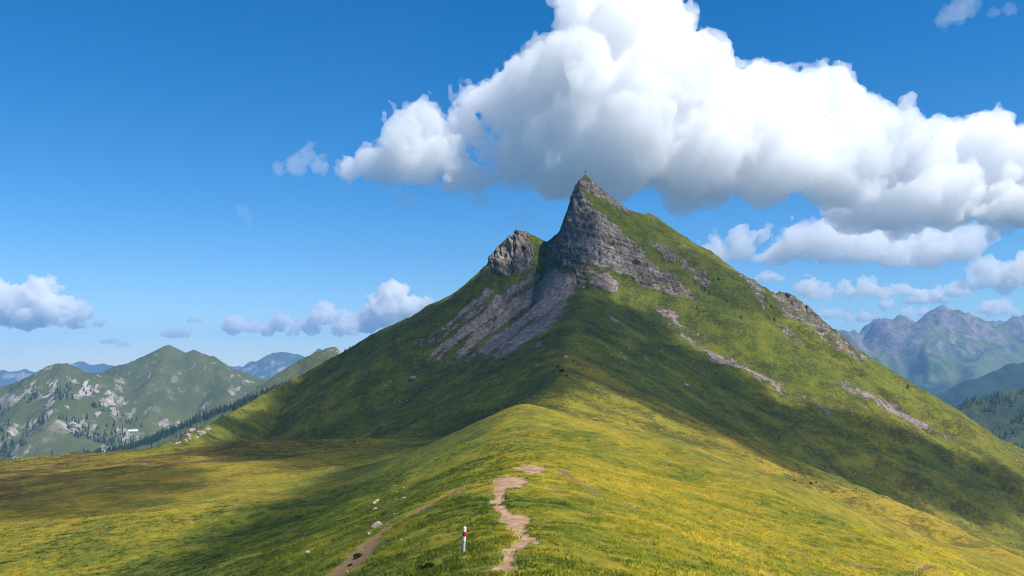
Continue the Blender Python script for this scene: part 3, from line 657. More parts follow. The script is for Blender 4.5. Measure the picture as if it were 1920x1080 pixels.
def make_cloud(name, blobs, res, base, seed, mat, label, rough=1., kids=12, feather=.0):
    """blobs: (centre, radius). Billows sprout smaller billows; noise frays them; the base is flat."""
    rs = np.random.RandomState(seed)
    balls = []
    for c, r in blobs:
        c = np.array(c, f4); balls.append((c, r))
        for _ in range(kids):
            d = rs.normal(size=3); d /= np.linalg.norm(d); d[2] = abs(d[2])*.9-.15
            r2 = r*rs.uniform(.28, .5); c2 = c+d*r*rs.uniform(.75, .98); balls.append((c2, r2))
            for _ in range(4):
                e = rs.normal(size=3); e /= np.linalg.norm(e)
                balls.append((c2+e*r2*rs.uniform(.7, 1.), r2*rs.uniform(.25, .5)))
    lo = np.min([c-r*1.2 for c, r in balls], axis=0)-3*res; hi = np.max([c+r*1.2 for c, r in balls], axis=0)+3*res
    lo[2] = max(lo[2], base-8*res)
    n = np.maximum(((hi-lo)/res).astype(int)+1, 12)
    Fv = np.full(n, 1e3, f4)
    ax = [lo[i]+np.arange(n[i])*res for i in range(3)]
    for c, r in balls:
        i0 = [max(0, int((c[i]-r-6*res-lo[i])/res)) for i in range(3)]; i1 = [min(n[i], int((c[i]+r+6*res-lo[i])/res)+2) for i in range(3)]
        if any(i1[k] <= i0[k] for k in range(3)): continue
        g = [((ax[k][i0[k]:i1[k]]-c[k])**2).astype(f4) for k in range(3)]
        d = np.sqrt(g[0][:, None, None]+g[1][None, :, None]+g[2][None, None, :])-f4(r)
        sub = Fv[i0[0]:i1[0], i0[1]:i1[1], i0[2]:i1[2]]; np.minimum(sub, d, out=sub)
    big = float(np.mean([r for _, r in blobs]))
    for cell, amp in ((big*.9, .50), (big*.45, .40), (big*.22, .30), (big*.11, .22), (big*.06, .15), (big*.034, .10)):
        if cell/res > 1.4: Fv += up_noise(n, cell/res, rs)*f4(amp*big*rough)
    nb = up_noise(n[:2].tolist()+[1], big*.8/res, rs)[:, :, 0]*big*.9+up_noise(n[:2].tolist()+[1], big*.3/res, rs)[:, :, 0]*big*.4
    zz = ax[2].astype(f4)
    fb = (base+nb)[:, :, None]-zz[None, None, :]
    Fv = smax(Fv, fb, f4(big*.35))
    for k in range(3):
        sl = [slice(None)]*3; sl[k] = 0; Fv[tuple(sl)] = 1; sl[k] = -1; Fv[tuple(sl)] = 1
    V, Q = surface_nets(Fv)
    me = mesh_np(name, V*f4(res)+lo.astype(f4), Q)
    o = link(name, me, mat)
    if feather:
        # a thin ragged veil round the billows
        for cell, amp in ((big*.5, .8), (big*.2, .7), (big*.09, .5)): Fv += up_noise(n, cell/res, rs)*f4(amp*big)
        Fv -= f4(feather*big)
        for k in range(3):
            sl = [slice(None)]*3; sl[k] = 0; Fv[tuple(sl)] = 1; sl[k] = -1; Fv[tuple(sl)] = 1
        V, Q = surface_nets(Fv)
        link('veil', mesh_np('veil', V*f4(res)+lo.astype(f4), Q), M_VEIL, o)
    return tag(o, label, 'cloud')

def sky_blobs(dist, spec): return [(np.array(seen(px, py, dist+dy)), r*dist/1663) for px, py, r, dy in spec]

M_CLOUD = cloud_material('cloud_mist', .0125)
M_CLOUD_FAR = cloud_material('far_cloud_mist', .008)
M_FAINT = cloud_material('faint_wisp', .0018)
M_VEIL = M_FAINT
M_WISP = cloud_material('cloud_wisp', .005)
D = 4300
make_cloud('cumulus_cloud', sky_blobs(D, [
    (1140, 70, 112, 0), (1090, 130, 105, -80), (1190, 30, 95, 120), (1015, 195, 88, -40), (940, 200, 52, 0), (900, 190, 36, 20), (885, 235, 40, 60), (1245, 180, 125, -100), (1160, 245, 120, -260),
    (1390, 235, 98, 0), (1310, 285, 108, -220), (1350, 175, 45, 60), (1440, 180, 48, 60), (1540, 225, 86, 50), (1600, 280, 92, -80), (1450, 300, 92, -260), (1680, 280, 62, 60), (1560, 330, 80, -250), (1060, 305, 75, -200), (970, 290, 60, -60)]),
    11, seen(0, 398, D)[2], 101, M_CLOUD, 'huge white cumulus cloud towering behind the summit')
make_cloud('cumulus_cloud', sky_blobs(4950, [(1745, 310, 72, 0), (1815, 285, 75, 40), (1880, 330, 80, 0), (1960, 330, 95, 0), (2060, 350, 90, 0), (1790, 370, 68, -100), (1880, 395, 62, -180), (1700, 375, 72, -200), (1620, 390, 55, -100), (1960, 410, 60, -100)]),
    12, seen(0, 438, 4950)[2], 102, M_CLOUD, 'broad lower white cloud joining the right end of the huge cumulus')
make_cloud('cumulus_cloud', sky_blobs(D, [(785, 235, 48, 0), (765, 280, 58, -30), (830, 290, 48, 0), (700, 305, 36, 0), (870, 335, 42, -20), (655, 318, 22, 0), (905, 345, 30, 20), (790, 330, 34, 0), (735, 330, 26, 0)]),
    9, seen(0, 350, D)[2], 103, M_CLOUD, 'smaller white cloud puff left of the summit beside the big cumulus', 1.5)
make_cloud('cloud_wisp', sky_blobs(D, [(575, 290, 15, 0), (555, 308, 20, 0), (525, 318, 13, 0), (600, 310, 17, 0), (583, 272, 8, 0)]), 5, seen(0, 345, D)[2], 105, M_WISP, 'thin ragged wisp of cloud trailing left of the small puff', 1.7)
make_cloud('cumulus_cloud', sky_blobs(6500, [(1340, 468, 30, 0), (1390, 460, 28, 0), (1430, 445, 22, 0), (1500, 455, 42, 0), (1560, 450, 45, 0), (1620, 470, 42, 0), (1680, 475, 42, 0), (1740, 470, 45, 0), (1800, 470, 38, 0), (1840, 440, 22, 0), (1470, 480, 40, 0)]),
    14, seen(0, 492, 6500)[2], 107, M_CLOUD_FAR, 'long flat grey based cloud bank under the big cumulus', 1.5)
make_cloud('cumulus_cloud', sky_blobs(11000, [(1518, 540, 22, 0), (1545, 548, 16, 0), (1590, 545, 17, 0), (1625, 540, 22, 0), (1655, 552, 15, 0)]), 14, seen(0, 562, 11000)[2], 109, M_CLOUD_FAR, 'pair of small round white clouds above the right ridge knob', 1.7)
make_cloud('cumulus_cloud', sky_blobs(9000, [(1850, 510, 28, 0), (1890, 520, 30, 0), (1930, 500, 34, 0), (1820, 535, 18, 0), (1980, 510, 40, 0)]), 14, seen(0, 545, 9000)[2], 111, M_CLOUD_FAR, 'white cloud cut by the right edge above the blue massif', 1.6)
make_cloud('cumulus_cloud', sky_blobs(16000, [(1590, 597, 10, 0), (1620, 595, 13, 0), (1660, 572, 12, 0), (1640, 598, 10, 0), (1700, 588, 13, 0), (1730, 585, 10, 0)]), 15, seen(0, 606, 16000)[2], 113, M_CLOUD_FAR, 'low row of tiny pale clouds just over the right massif', 1.8)
make_cloud('cumulus_cloud', sky_blobs(18500, [(30, 568, 34, 0), (75, 550, 32, 0), (-30, 560, 40, 0), (100, 580, 28, 0), (150, 588, 17, 0), (55, 595, 30, 0), (180, 607, 10, 0), (140, 605, 18, 0), (0, 600, 25, 0)]), 25, seen(0, 616, 18500)[2], 115, M_CLOUD_FAR, 'heaped white cloud at the left edge above the hills', 1.5)
make_cloud('cumulus_cloud', sky_blobs(18500, [(735, 555, 26, 0), (725, 585, 30, 0), (770, 575, 22, 0), (800, 570, 16, 0), (750, 545, 16, 0), (700, 560, 12, 0), (690, 600, 26, 0)]), 23, seen(0, 625, 18500)[2], 117, M_CLOUD_FAR, 'upright white cloud rising behind the left shoulder of the mountain', 1.5)
make_cloud('cumulus_cloud', sky_blobs(17000, [(440, 610, 17, 0), (475, 612, 16, 0), (525, 605, 17, 0), (550, 615, 14, 0), (610, 590, 20, 0), (640, 595, 18, 0), (585, 610, 18, 0), (650, 615, 22, 0), (500, 618, 14, 0)]), 20, seen(0, 631, 17000)[2], 119, M_CLOUD_FAR, 'low broken cloud row left of the mountain', 1.8)
make_cloud('cumulus_cloud', sky_blobs(17000, [(325, 626, 12, 0), (345, 627, 11, 0), (308, 629, 7, 0)]), 10, seen(0, 633, 17000)[2], 121, M_CLOUD_FAR, 'tiny flat cloud right above the pointed green hilltop', 1.2)
for k, (px, py, r, ang, lab) in enumerate([(1292, 38, 15, .9, 'frayed wisp peeling off the right side of the cloud tower top'), (1300, 92, 13, .3, 'frayed wisp halfway down the right side of the cloud tower'), (1470, 138, 13, .5, 'frayed wisp above the right lobe of the huge cumulus'),
        (1580, 130, 9, 1.2, 'tiny wisp floating above the right lobe of the huge cumulus'), (760, 372, 15, -.7, 'ragged wisp hanging below the small puff'), (900, 372, 18, -.5, 'ragged grey wisp left of the summit under the puff'), (460, 405, 12, -1.0, 'faint slanting wisp alone in the blue left of the mountain'), (985, 412, 16, .1, 'faint grey wisp just above the second rocky peak')]):
    make_cloud('cloud_wisp', sky_blobs(D, [(px+(j-1.5)*r*.9*math.cos(ang), py-(j-1.5)*r*.9*math.sin(ang), r*(.75, 1., .8, .5)[j], 0) for j in range(4)]), r*D/1663/7, seen(0, py+r*3, D)[2], 160+k, M_WISP if k not in (6, 7) else M_FAINT, lab, 2.0)
make_cloud('cloud_wisp', sky_blobs(6000, [(1790, 25, 22, 0), (1770, 42, 14, 0), (1820, 12, 18, 0), (1895, 18, 12, 0), (1860, 22, 10, 0)]), 10, seen(0, 60, 6000)[2], 123, cloud_material('thin_wisp', .0018), 'faint wisp in the blue at the upper right corner', 1.8)
for k, (px, py, r, dd, lab) in enumerate([(205, 640, 8, 18000, 'small faint cloud low over the left hills beside the heaped cloud'), (232, 646, 6, 18000, 'tiniest faint cloud low over the left hills'),
        (1560, 590, 13, 15000, 'faint small cloud touching the right skyline below the knob'), (1735, 560, 18, 14000, 'soft pale cloud above the massif summit'), (1790, 545, 17, 14000, 'soft pale cloud right of the one above the massif summit'), (1690, 545, 14, 14000, 'small pale cloud between the round pair and the massif'),
        (1870, 580, 18, 16000, 'hazy cloud low over the right end of the massif'), (1440, 520, 12, 12000, 'small cloud just above the notch of the right ridge'), (365, 600, 7, 18000, 'thin grey streak of cloud above the pointed hill')]):
    make_cloud('cumulus_cloud', sky_blobs(dd, [(px-r*1.6, py+r*.2, r*.6, 0), (px-r*.5, py, r*.9, 0), (px+r*.7, py-r*.1, r*.8, 0), (px+r*1.8, py+r*.25, r*.55, 0)]), r*dd/1663/9, seen(0, py+r*.6, dd)[2], 140+k, M_CLOUD_FAR, lab, 1.7)
# unseen clouds added overhead, shaped to shade the mountain flanks, summit and hollow
for i, poly in enumerate(SHADED):
    up = 700.0
    px = [q[0] for q in poly]; py = [q[1] for q in poly]; rs = np.random.RandomState(200+i)
    rad = (30, 9, 16, 26)[i]; blobs = []
    cx, cyy = np.meshgrid(np.arange(min(px), max(px), rad*.75), np.arange(min(py), max(py), rad*.75))
    cx = cx+rs.uniform(-.2, .2, cx.shape)*rad; cyy = cyy+rs.uniform(-.2, .2, cx.shape)*rad
    ok = in_poly(cx, cyy, poly)
    for a, b in zip(cx[ok], cyy[ok]):
        g = float(height(np.array([a], f4), np.array([b], f4))[0]); t = (up-g)/TO_SUN.z
        blobs.append((np.array((a+TO_SUN.x*t, b+TO_SUN.y*t, up)), rad*rs.uniform(.62, .85)))
    make_cloud('cumulus_cloud', blobs, rad/5, up-rad*.5, 210+i, cloud_material('shade_cloud', (.036, .09, .045, .016)[i]), ('broad unseen cloud added overhead to shade the mountain flanks', 'small unseen cloud added overhead to shade the grassy hollow', 'thin unseen cloud added overhead to shade the left shelf', 'thin unseen cloud added overhead to dim the summit and upper right slope')[i], .7, 4)

# ---------- the air ----------------------------------------------------------
def air():
    lo = Vector((-15000, -900, -775)); hi = Vector((12000, 16000, 640))
    bm = bmesh.new(); bmesh.ops.create_cube(bm, size=1)
    for v in bm.verts: v.co = Vector([lo[i] if v.co[i] < 0 else hi[i] for i in range(3)])
    me = bpy.data.meshes.new('haze'); bm.to_mesh(me); bm.free()
    m = bpy.data.materials.new('haze'); m.use_nodes = True; t = m.node_tree
    t.nodes.remove(t.nodes['Principled BSDF'])
    v = t.nodes.new('ShaderNodeVolumePrincipled')
    v.inputs['Color'].default_value = (.26, .55, 1, 1); v.inputs['Density'].default_value = 7e-5
    t.links.new(v.outputs[0], t.nodes['Material Output'].inputs['Volume'])
    tag(link('haze', me, m), kind='stuff')
air()

# ---------- stones, posts, cross, shrubs, huts --------------------------------
def rock_material():
    s = NT('limestone')
    c = s.ramp(s.noise(.45, 5, .7), [(.3, (.17, .135, .11)), (.55, (.38, .315, .26)), (.8, (.54, .48, .41))])
    c = s.mix(s.step(s.noise(.8, 4, .6), .6, .75), c, (.12, .12, .07))
    s.bump(s.noise(.12, 4, .7), .5, .05)
    return s.color(c)
M_STONE = rock_material()
def stone_mesh(seed, pts=22):
    r = random.Random(seed); bm = bmesh.new()
    for _ in range(pts):
        v = Vector((r.gauss(0, 1), r.gauss(0, 1), r.gauss(0, 1))).normalized()*r.uniform(.38, .52)
        bm.verts.new((v.x*1.0, v.y*.8, v.z*.62))
    res = bmesh.ops.convex_hull(bm, input=bm.verts)
    bmesh.ops.delete(bm, geom=[g for g in res['geom_interior'] if isinstance(g, bmesh.types.BMVert)], context='VERTS')
    bmesh.ops.bevel(bm, geom=bm.edges[:], offset=.03, segments=1, affect='EDGES')
    me = bpy.data.meshes.new('boulder'); bm.to_mesh(me); bm.free(); me.materials.append(M_STONE)
    return me
STONE_ME = [stone_mesh(i) for i in range(8)]
rs = random.Random(3)
def put_stone(i, x, y, size, label, group=None, name='boulder', tall=1.):
    o = bpy.data.objects.new(name, STONE_ME[i % 8]); COL.objects.link(o)
    z = float(ground_z(x, y)[0])
    o.location = (x, y, z+.04*size); o.scale = (size*1.05, size, size*tall)
    o.rotation_euler = (rs.uniform(-.3, .3), rs.uniform(-.3, .3), rs.uniform(0, 6.28))
    return tag(o, label, 'rock', group)
SOLO = {0: 'largest pale boulder beside the left cattle track', 1: 'narrow pale stone just below the largest boulder by the track', 2: 'lowest of the three pale stones beside the left track',
        3: 'small pale stone just above the largest boulder by the track', 4: 'squarish cream boulder high on the grass left of the path', 5: 'small pinkish stone above the squarish cream boulder',
        6: 'broad cracked grey stone on the grass left of the cream boulder', 7: 'flat orange stone below the broad cracked stone', 11: 'elongated pale stone alone on the far left of the near slope',
        18: 'flat pale stone left of the white and red post', 30: 'white boulder on the crest of the rear grassy knoll', 31: 'largest grey boulder below the left scree fan', 32: 'second of two white stones on the rear knoll crest'}
for i, (x, y, s) in enumerate(STONES):
    if i in SOLO: put_stone(i, x, y, s, SOLO[i])
    elif y < 160 and x < 0: put_stone(i, x, y, s, 'small pale stone strewn over the sunny grass left of the path', 'small stones left of the path')
    elif x < 30 and y > 400: put_stone(i, x, y, s, 'small pale stone on the shaded turf below the left scree', 'stones below the left scree')
    elif y > 330: put_stone(i, x, y, s, 'pale stone on the shaded slope below the right flank', 'stones on the right flank')
    else: put_stone(i, x, y, s, 'tiny white stone on the yellow grass right of the path', 'stones right of the path')
for i, (x, y, s) in enumerate(OUTCROP):
    if y > 500: put_stone(i+3, x, y, s*1.25, 'pinkish rock of the small outcrop on the sunlit spur at the lower left', 'rocks of the left outcrop', 'outcrop_rock', 1.5)
for i in range(110):          # rubble fringe under the screes
    a = rg.rand()
    if a < .6: x, y = rg.uniform(-120, -20), rg.uniform(690, 770)
    else: x, y = rg.uniform(90, 300), rg.uniform(560, 720)
    put_stone(i, float(x), float(y), float(rg.uniform(.9, 2.4)), 'small grey block fallen on the turf below the screes', 'fallen blocks below the screes', 'fallen_rock')

def wood_grey():
    s = NT('weathered_wood')
    g = s.noise(.05, 4, .7, vec=s.scaled(s.n('ShaderNodeTexCoord').outputs['Object'], sc=(1, 1, .12)))
    c = s.ramp(g, [(.3, (.26, .24, .21)), (.6, (.55, .53, .49)), (.8, (.72, .70, .66))])
    s.bump(g, .4, .01); return s.color(c)
def paint(name, c, d):
    s = NT(name); s.b.inputs['Roughness'].default_value = .6
    n = s.noise(.06, 4, .7, vec=s.n('ShaderNodeTexCoord').outputs['Object'])
    return s.color(s.mix(s.step(n, .58, .75), c, d))
M_WOODG = wood_grey(); M_WHITE = paint('white_paint', (.86, .85, .82), (.66, .63, .58)); M_RED = paint('red_paint', (.56, .018, .022), (.36, .03, .03))
def ring_mesh(name, prof, seg=14, seed=0, cap=True):
    """slightly uneven round timber: prof is a list of (z, radius)"""
    r = random.Random(seed); lob = [1+.06*(r.random()-.5) for _ in range(seg)]
    v = [(q*lob[k]*math.cos(2*math.pi*k/seg), q*lob[k]*math.sin(2*math.pi*k/seg), z) for z, q in prof for k in range(seg)]
    f = [(i*seg+k, i*seg+(k+1) % seg, (i+1)*seg+(k+1) % seg, (i+1)*seg+k) for i in range(len(prof)-1) for k in range(seg)]
    me = bpy.data.meshes.new(name)
    if cap: f = f+[tuple(range(seg))[::-1], tuple(range((len(prof)-1)*seg, len(prof)*seg))]
    me.from_pydata(v, [], f)
    return me
def marker(x, y, h, r, lean, label):
    e = bpy.data.objects.new('trail_marker_post', None); COL.objects.link(e)
    e.location = (x, y, float(ground_z(x, y)[0])); e.rotation_euler = lean
    tag(e, label, 'post')
    link('post', ring_mesh('post', [(-.25*h, r), (0, r), (.3*h, r*.97), (.52*h, r*.95)], seed=1), M_WOODG, e)
    link('white_band', ring_mesh('white_band', [(.50*h, r*1.0), (.66*h, r*.99)], seed=1), M_WHITE, e)
    link('red_band', ring_mesh('red_band', [(.66*h, r*1.06), (.67*h, r*1.09), (.815*h, r*1.09), (.825*h, r*1.05)], seed=1), M_RED, e)
    link('white_top', ring_mesh('white_top', [(.82*h, r*.98), (.965*h, r*.95), (.99*h, r*.86), (h, r*.6)], seed=1), M_WHITE, e)
marker(*POSTS[0], 1.06, .066, (math.radians(2), math.radians(3.2), 0), 'white wooden trail post with a red band in the foreground grass')
marker(*POSTS[1], .45, .045, (0, math.radians(-3), 0), 'short far white and red trail post beside the right track')

# summit cross, on the highest ground
top = np.argmax(np.where((GY > 835) & (GY < 865), P[..., 2], -1e9)); sx, sy, sz = P.reshape(-1, 3)[top]
cross = bpy.data.objects.new('summit_cross', None); COL.objects.link(cross); cross.location = (sx, sy, sz-.2)
tag(cross, 'thin dark cross standing on the summit', 'cross')
s_ = NT('cross_timber'); s_.color((.06, .045, .035)); M_CROSS = s_.m
def beam(name, lo, hi):
    bm = bmesh.new(); bmesh.ops.create_cube(bm, size=1)
    for v in bm.verts: v.co = Vector([lo[i] if v.co[i] < 0 else hi[i] for i in range(3)])
    bmesh.ops.bevel(bm, geom=bm.edges[:], offset=.03, segments=1, affect='EDGES')
    me = bpy.data.meshes.new(name); bm.to_mesh(me); bm.free(); return me
link('upright', beam('upright', (-.17, -.17, -.6), (.17, .17, 4.3)), M_CROSS, cross)
link('crossbar', beam('crossbar', (-1.1, -.15, 2.9), (1.1, .15, 3.25)), M_CROSS, cross)

# dwarf shrubs, and farther off dark clumps standing in for shade
def leaf_material():
    s = NT('shrub_leaves')
    return s.color(s.mix(s.noise(.3, 3), (.012, .026, .009), (.040, .055, .014)))
M_LEAF = leaf_material()
def shrub_mesh(seed, n=420):
    r = np.random.RandomState(seed); v = []; f = []
    for i in range(n):
        d = r.normal(size=3); d /= np.linalg.norm(d); d[2] = abs(d[2])
        c = d*np.array([.5, .45, .42])*r.uniform(.45, 1.)*(1+.25*math.sin(5*d[0]+seed)); a = r.normal(size=3)*.055; b = r.normal(size=3)*.055
        k = len(v); v += [c-a, c+b, c+a, c-b]; f.append((k, k+1, k+2, k+3))
    me = bpy.data.meshes.new('leaves'); me.from_pydata([tuple(q) for q in v], [], f); me.materials.append(M_LEAF); return me
SHRUB_ME = [shrub_mesh(i) for i in range(3)]
STEM_ME = ring_mesh('stem', [(-.1, .03), (.15, .025), (.3, .01)], 6)
STEM_ME.materials.append(M_CROSS)
SH_LAB = {0: 'dark low shrub at the bottom edge left of the post', 1: 'dark shrub beside the lower end of the left track', 4: 'largest dark clump standing in for shade in the hollow on the rear knoll', 10: 'dark clump standing in for shade on the yellow slope right of the path'}
for i, (x, y, s) in enumerate(SHRUBS_AND_SHADE):
    if y > 300: s *= .45  # clumps on the rear knoll and right slope only imitate shade there
    e = bpy.data.objects.new('shrub_shade_clump', None); COL.objects.link(e); e.location = (x, y, float(ground_z(x, y)[0])-.05*s); e.scale = (s, s, s*.8)
    e.rotation_euler = (0, 0, i*1.3)
    if i in SH_LAB: tag(e, SH_LAB[i], 'shrub')
    else: tag(e, 'small dark clump low in the turf, a shrub nearby, a stand-in for shade far off', 'shrub', 'small dark shrubs in the turf')
    link('foliage', SHRUB_ME[i % 3], None, e); link('stem', STEM_ME, None, e)
for i, (x, y, s) in enumerate(SMALL_TREES):
    o = bpy.data.objects.new('spruce_tree', CON_ME[i % 5]); COL.objects.link(o)
    o.location = (x, y, float(ground_z(x, y)[0])-.2); o.scale = (s*1.4, s*1.4, s); o.rotation_euler = (0, 0, i*2.1)
    if x < 0: tag(o, 'tiny dark spruce on the left skyline of the mountain', 'tree', 'spruces on the left skyline')
    elif i == 5: tag(o, 'lone dark spruce near the lower right skyline', 'tree')
    else: tag(o, 'small dark spruce on the right flank of the mountain', 'tree', 'spruces on the right flank')

# alpine huts
M_WALLH = NT('hut_wall').color((.30, .25, .20)); M_ROOFH = NT('sheet_roof').color((.62, .62, .62)); M_GLASS = NT('dark_window').color((.03, .03, .035))
def hut(x, y, z, w, d, h, rot, label):
    e = bpy.data.objects.new('alpine_hut', None); COL.objects.link(e); e.location = (x, y, z); e.rotation_euler = (0, 0, rot); tag(e, label, 'hut')
    link('wall', beam('wall', (-w/2, -d/2, -6), (w/2, d/2, h)), M_WALLH, e)
    me = bpy.data.meshes.new('roof'); o = .6
    v = [(-w/2-o, -d/2-o, h), (w/2+o, -d/2-o, h), (w/2+o, d/2+o, h), (-w/2-o, d/2+o, h), (-w/2-o, 0, h+d*.32), (w/2+o, 0, h+d*.32)]
    me.from_pydata(v, [], [(0, 1, 5, 4), (2, 3, 4, 5), (1, 2, 5), (3, 0, 4), (3, 2, 1, 0)]); link('roof', me, M_ROOFH, e)
    for k in (-.3, 0, .3): link('window', beam('window', (k*w-.8, -d/2-.05, h*.35), (k*w+.8, -d/2+.1, h*.75)), M_GLASS, e)
def on_hill(hf, px, py, y0, y1):
    Y = np.linspace(y0, y1, 800).astype(f4); X = ((px-960)/1663*Y).astype(f4); Z = hf(X, Y); i = int(np.argmin(np.abs(690-Z/Y*1663-py))); return float(X[i]), float(Y[i]), float(Z[i])
hx, hy, hz = on_hill(left_h, 250, 812, 1900, 2900)
hut(hx, hy, hz, 26, 16, 6, .25, 'long white roofed alpine barn in the valley left of the mountain')
hut(hx-26, hy-6, hz, 12, 9, 4, -.2, 'smaller pale hut beside the white roofed barn')

# ---------- grass ------------------------------------------------------------
def blade_material():
    s = NT('grass_blades')
    x = s.n('ShaderNodeSeparateXYZ', {0: s.pos()}).outputs[0]
    side = s.n('ShaderNodeMapRange', {0: x, 1: -14., 2: 14., 3: .29, 4: .60}).outputs[0]
    c, _, _ = grass_colour(s, s.math('ADD', side, s.math('MULTIPLY', s.math('SUBTRACT', s.n('ShaderNodeObjectInfo').outputs['Random'], .5), .2)))
    c = s.mix(1., c, (1.12, 1.12, 1.1), 'MULTIPLY')
    s.color(c)
    # thin blades: lit alike whichever side the sun strikes, as turf is
    up = s.n('ShaderNodeCombineXYZ', {0: .12, 1: -.05, 2: .99}).outputs[0]; dn = s.n('ShaderNodeCombineXYZ', {0: -.12, 1: .05, 2: -.99}).outputs[0]
    ad = s.n('ShaderNodeAddShader', {0: s.n('ShaderNodeBsdfDiffuse', {'Color': c, 'Normal': up}).outputs[0], 1: s.n('ShaderNodeBsdfTranslucent', {'Color': c, 'Normal': dn}).outputs[0]})
    s.t.links.new(ad.outputs[0], s.out.inputs[0])
    return s.m
M_BLADE = blade_material()
def tuft(seed, n=26, rad=.17, hgt=.15):
    r = np.random.RandomState(seed); v = []; f = []
    for i in range(n):
        a = r.uniform(0, 6.28); q = rad*math.sqrt(r.rand()); b = np.array([q*math.cos(a), q*math.sin(a), -.03])
        h = hgt*r.uniform(.5, 1.25); d = np.array([math.cos(a+r.normal()*.7), math.sin(a+r.normal()*.7), 0])*h*r.uniform(.2, .8)
        w = np.array([-d[1], d[0], 0]); w = w/(np.linalg.norm(w)+1e-9)*r.uniform(.006, .013)
        k = len(v); m = b+d*.4+np.array([0, 0, h*.65]); t = b+d+np.array([0, 0, h])
        v += [b-w, b+w, m+w*.8, m-w*.8, t]; f += [(k, k+1, k+2, k+3), (k+3, k+2, k+4)]
    me = bpy.data.meshes.new('tuft'); me.from_pydata([tuple(map(float, q)) for q in v], [], f); me.materials.append(M_BLADE)
    me.polygons.foreach_set('use_smooth', [True]*len(me.polygons))
    nr = np.array([(q[0]*1.2, q[1]*1.2, 1.) for q in v]); me.normals_split_custom_set_from_vertices((nr/np.linalg.norm(nr, axis=1, keepdims=True)).tolist())
    return me
TUFTS = [bpy.data.objects.new('tuft', tuft(i, *a)) for i, a in enumerate(((20, .17, .06), (14, .13, .10), (26, .22, .05)))]
def grass():
    n = 210000
    u = rg.rand(n); y = (20+(u**1.25)*190).astype(f4); x = (rg.uniform(-1, 1, n)*.64*(y+2)).astype(f4)
    pd = path_depth(x, y)
    clump = fbm(x, y, 2.2, 3, .6, seed=66)
    keep = (pd < .12) & (rg.rand(n) < sstep(210, 110, y)) & (rg.rand(n) < np.clip(.75+.7*clump, .2, 1))
    x, y, clump = x[keep], y[keep], clump[keep]
    z = ground_z(x, y)
    cxr = np.interp(y, [c[1] for c in CREST], [c[0] for c in CREST])
    dr = .50+np.where(x < cxr, -.10, .12)*sstep(3, 25, np.abs(x))
    me = bpy.data.meshes.new('grass'); me.vertices.add(len(x)); me.vertices.foreach_set('co', np.stack([x, y, z], -1).astype(f4).ravel())
    for nm, val in (('yellowing', dr), ('var', rg.rand(len(x))), ('size', (.75+.9*clump+.5*rg.rand(len(x)))*(1+y/140)), ('turn', rg.uniform(0, 6.28, len(x)))):
        a = me.attributes.new(nm, 'FLOAT', 'POINT'); a.data.foreach_set('value', np.asarray(val, f4))
    a = me.attributes.new('kind_id', 'INT', 'POINT'); a.data.foreach_set('value', rg.randint(0, 3, len(x)).astype(np.int32))
    o = link('grass', me); tag(o, 'short green and yellow alpine grass on the near ridge', 'grass', kind='stuff')
    g = bpy.data.node_groups.new('grass', 'GeometryNodeTree')
    g.interface.new_socket('Geometry', in_out='INPUT', socket_type='NodeSocketGeometry'); g.interface.new_socket('Geometry', in_out='OUTPUT', socket_type='NodeSocketGeometry')
    N = g.nodes.new; L = g.links.new
    gi = N('NodeGroupInput'); go = N('NodeGroupOutput'); ip = N('GeometryNodeInstanceOnPoints'); gg = N('GeometryNodeGeometryToInstance')
    for t in reversed(TUFTS):
        oi = N('GeometryNodeObjectInfo'); oi.inputs['Object'].default_value = t; L(oi.outputs['Geometry'], gg.inputs[0])
    def at(nm, ty):
        q = N('GeometryNodeInputNamedAttribute'); q.data_type = ty; q.inputs[0].default_value = nm; return q.outputs['Attribute']
    L(gi.outputs[0], ip.inputs['Points']); L(gg.outputs[0], ip.inputs['Instance']); ip.inputs['Pick Instance'].default_value = True
    L(at('kind_id', 'INT'), ip.inputs['Instance Index']); L(at('size', 'FLOAT'), ip.inputs['Scale'])
    cx = N('ShaderNodeCombineXYZ'); L(at('turn', 'FLOAT'), cx.inputs[2]); L(cx.outputs[0], ip.inputs['Rotation'])
    L(ip.outputs[0], go.inputs[0])
    o.modifiers.new('grass', 'NODES').node_group = g
grass()

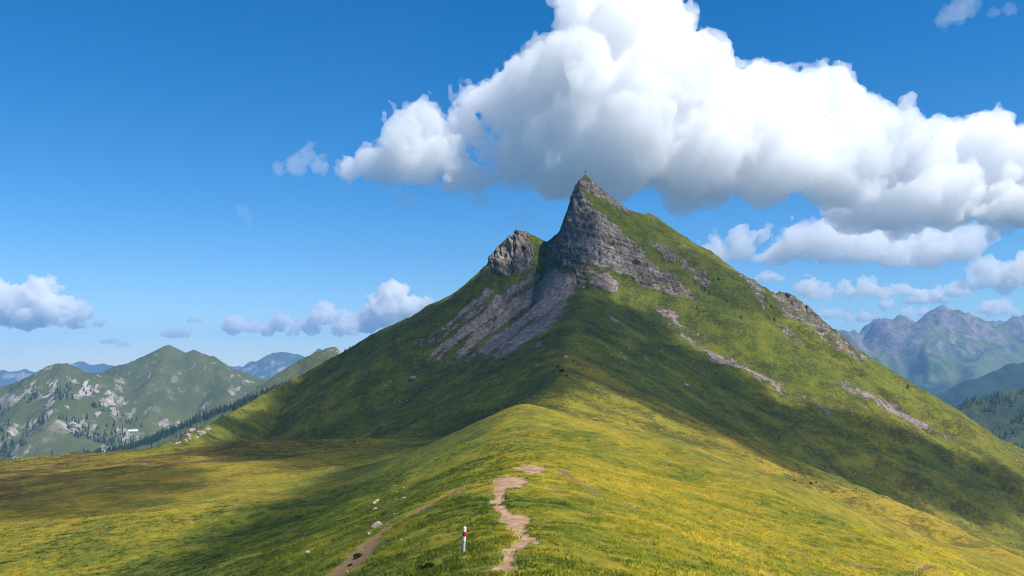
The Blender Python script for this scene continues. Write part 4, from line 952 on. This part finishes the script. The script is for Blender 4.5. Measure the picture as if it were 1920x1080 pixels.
# ---------- heath clumps and tussocks on the mountain -------------------------
def scrub():
    n = 95000
    y = rg.uniform(300, 900, n).astype(f4); x = (rg.uniform(-.66, .66, n)*(y+30)).astype(f4)
    h = height(x, y)
    m = fbm(x, y, 26, 3, .6, seed=67)+.5*fbm(x, y, 5, 2, .6, seed=68)
    k = (rg.rand(n) < np.clip(.22+1.1*m, .03, 1)) & (h > -110)
    k &= (area_mask(x, h, ROCK_AREAS, 4., 2.) < .1) & (area_mask(x, h, SCREE_AREAS, 5., 3.) < .3)
    x, y = x[k], y[k]; z = ground_z(x, y)
    r = np.random.RandomState(9); bm = bmesh.new(); bmesh.ops.create_icosphere(bm, subdivisions=1, radius=.5)
    for v in bm.verts: v.co = Vector((v.co.x*r.uniform(.7, 1.3), v.co.y*r.uniform(.7, 1.3), max(v.co.z, -.1)*r.uniform(.4, .75)))
    cm = bpy.data.meshes.new('heath_clump'); bm.to_mesh(cm); bm.free()
    s = NT('heath_leaves'); c, _, _ = grass_colour(s, s.n('ShaderNodeMapRange', {0: s.n('ShaderNodeObjectInfo').outputs['Random'], 1: 0., 2: 1., 3: -.1, 4: .42}).outputs[0])
    s.color(c); cm.materials.append(s.m)
    co = bpy.data.objects.new('heath_clump', cm)
    me = bpy.data.meshes.new('heath'); me.vertices.add(len(x)); me.vertices.foreach_set('co', np.stack([x, y, z], -1).astype(f4).ravel())
    for nm, val in (('size', rg.gamma(2.2, .2, len(x))*(.3+y/900)+.12), ('turn', rg.uniform(0, 6.28, len(x)))):
        a = me.attributes.new(nm, 'FLOAT', 'POINT'); a.data.foreach_set('value', np.asarray(val, f4))
    o = tag(link('heath', me), 'low tussocks and heath clumps dotted over the mountain turf', 'heath', kind='stuff')
    g = bpy.data.node_groups.new('heath', 'GeometryNodeTree')
    g.interface.new_socket('Geometry', in_out='INPUT', socket_type='NodeSocketGeometry'); g.interface.new_socket('Geometry', in_out='OUTPUT', socket_type='NodeSocketGeometry')
    N = g.nodes.new; L = g.links.new
    gi = N('NodeGroupInput'); go = N('NodeGroupOutput'); ip = N('GeometryNodeInstanceOnPoints'); oi = N('GeometryNodeObjectInfo'); oi.inputs['Object'].default_value = co
    def at(nm):
        q = N('GeometryNodeInputNamedAttribute'); q.data_type = 'FLOAT'; q.inputs[0].default_value = nm; return q.outputs['Attribute']
    L(gi.outputs[0], ip.inputs['Points']); L(oi.outputs['Geometry'], ip.inputs['Instance']); L(at('size'), ip.inputs['Scale'])
    cx = N('ShaderNodeCombineXYZ'); L(at('turn'), cx.inputs[2]); L(cx.outputs[0], ip.inputs['Rotation']); L(ip.outputs[0], go.inputs[0])
    o.modifiers.new('heath', 'NODES').node_group = g
scrub()
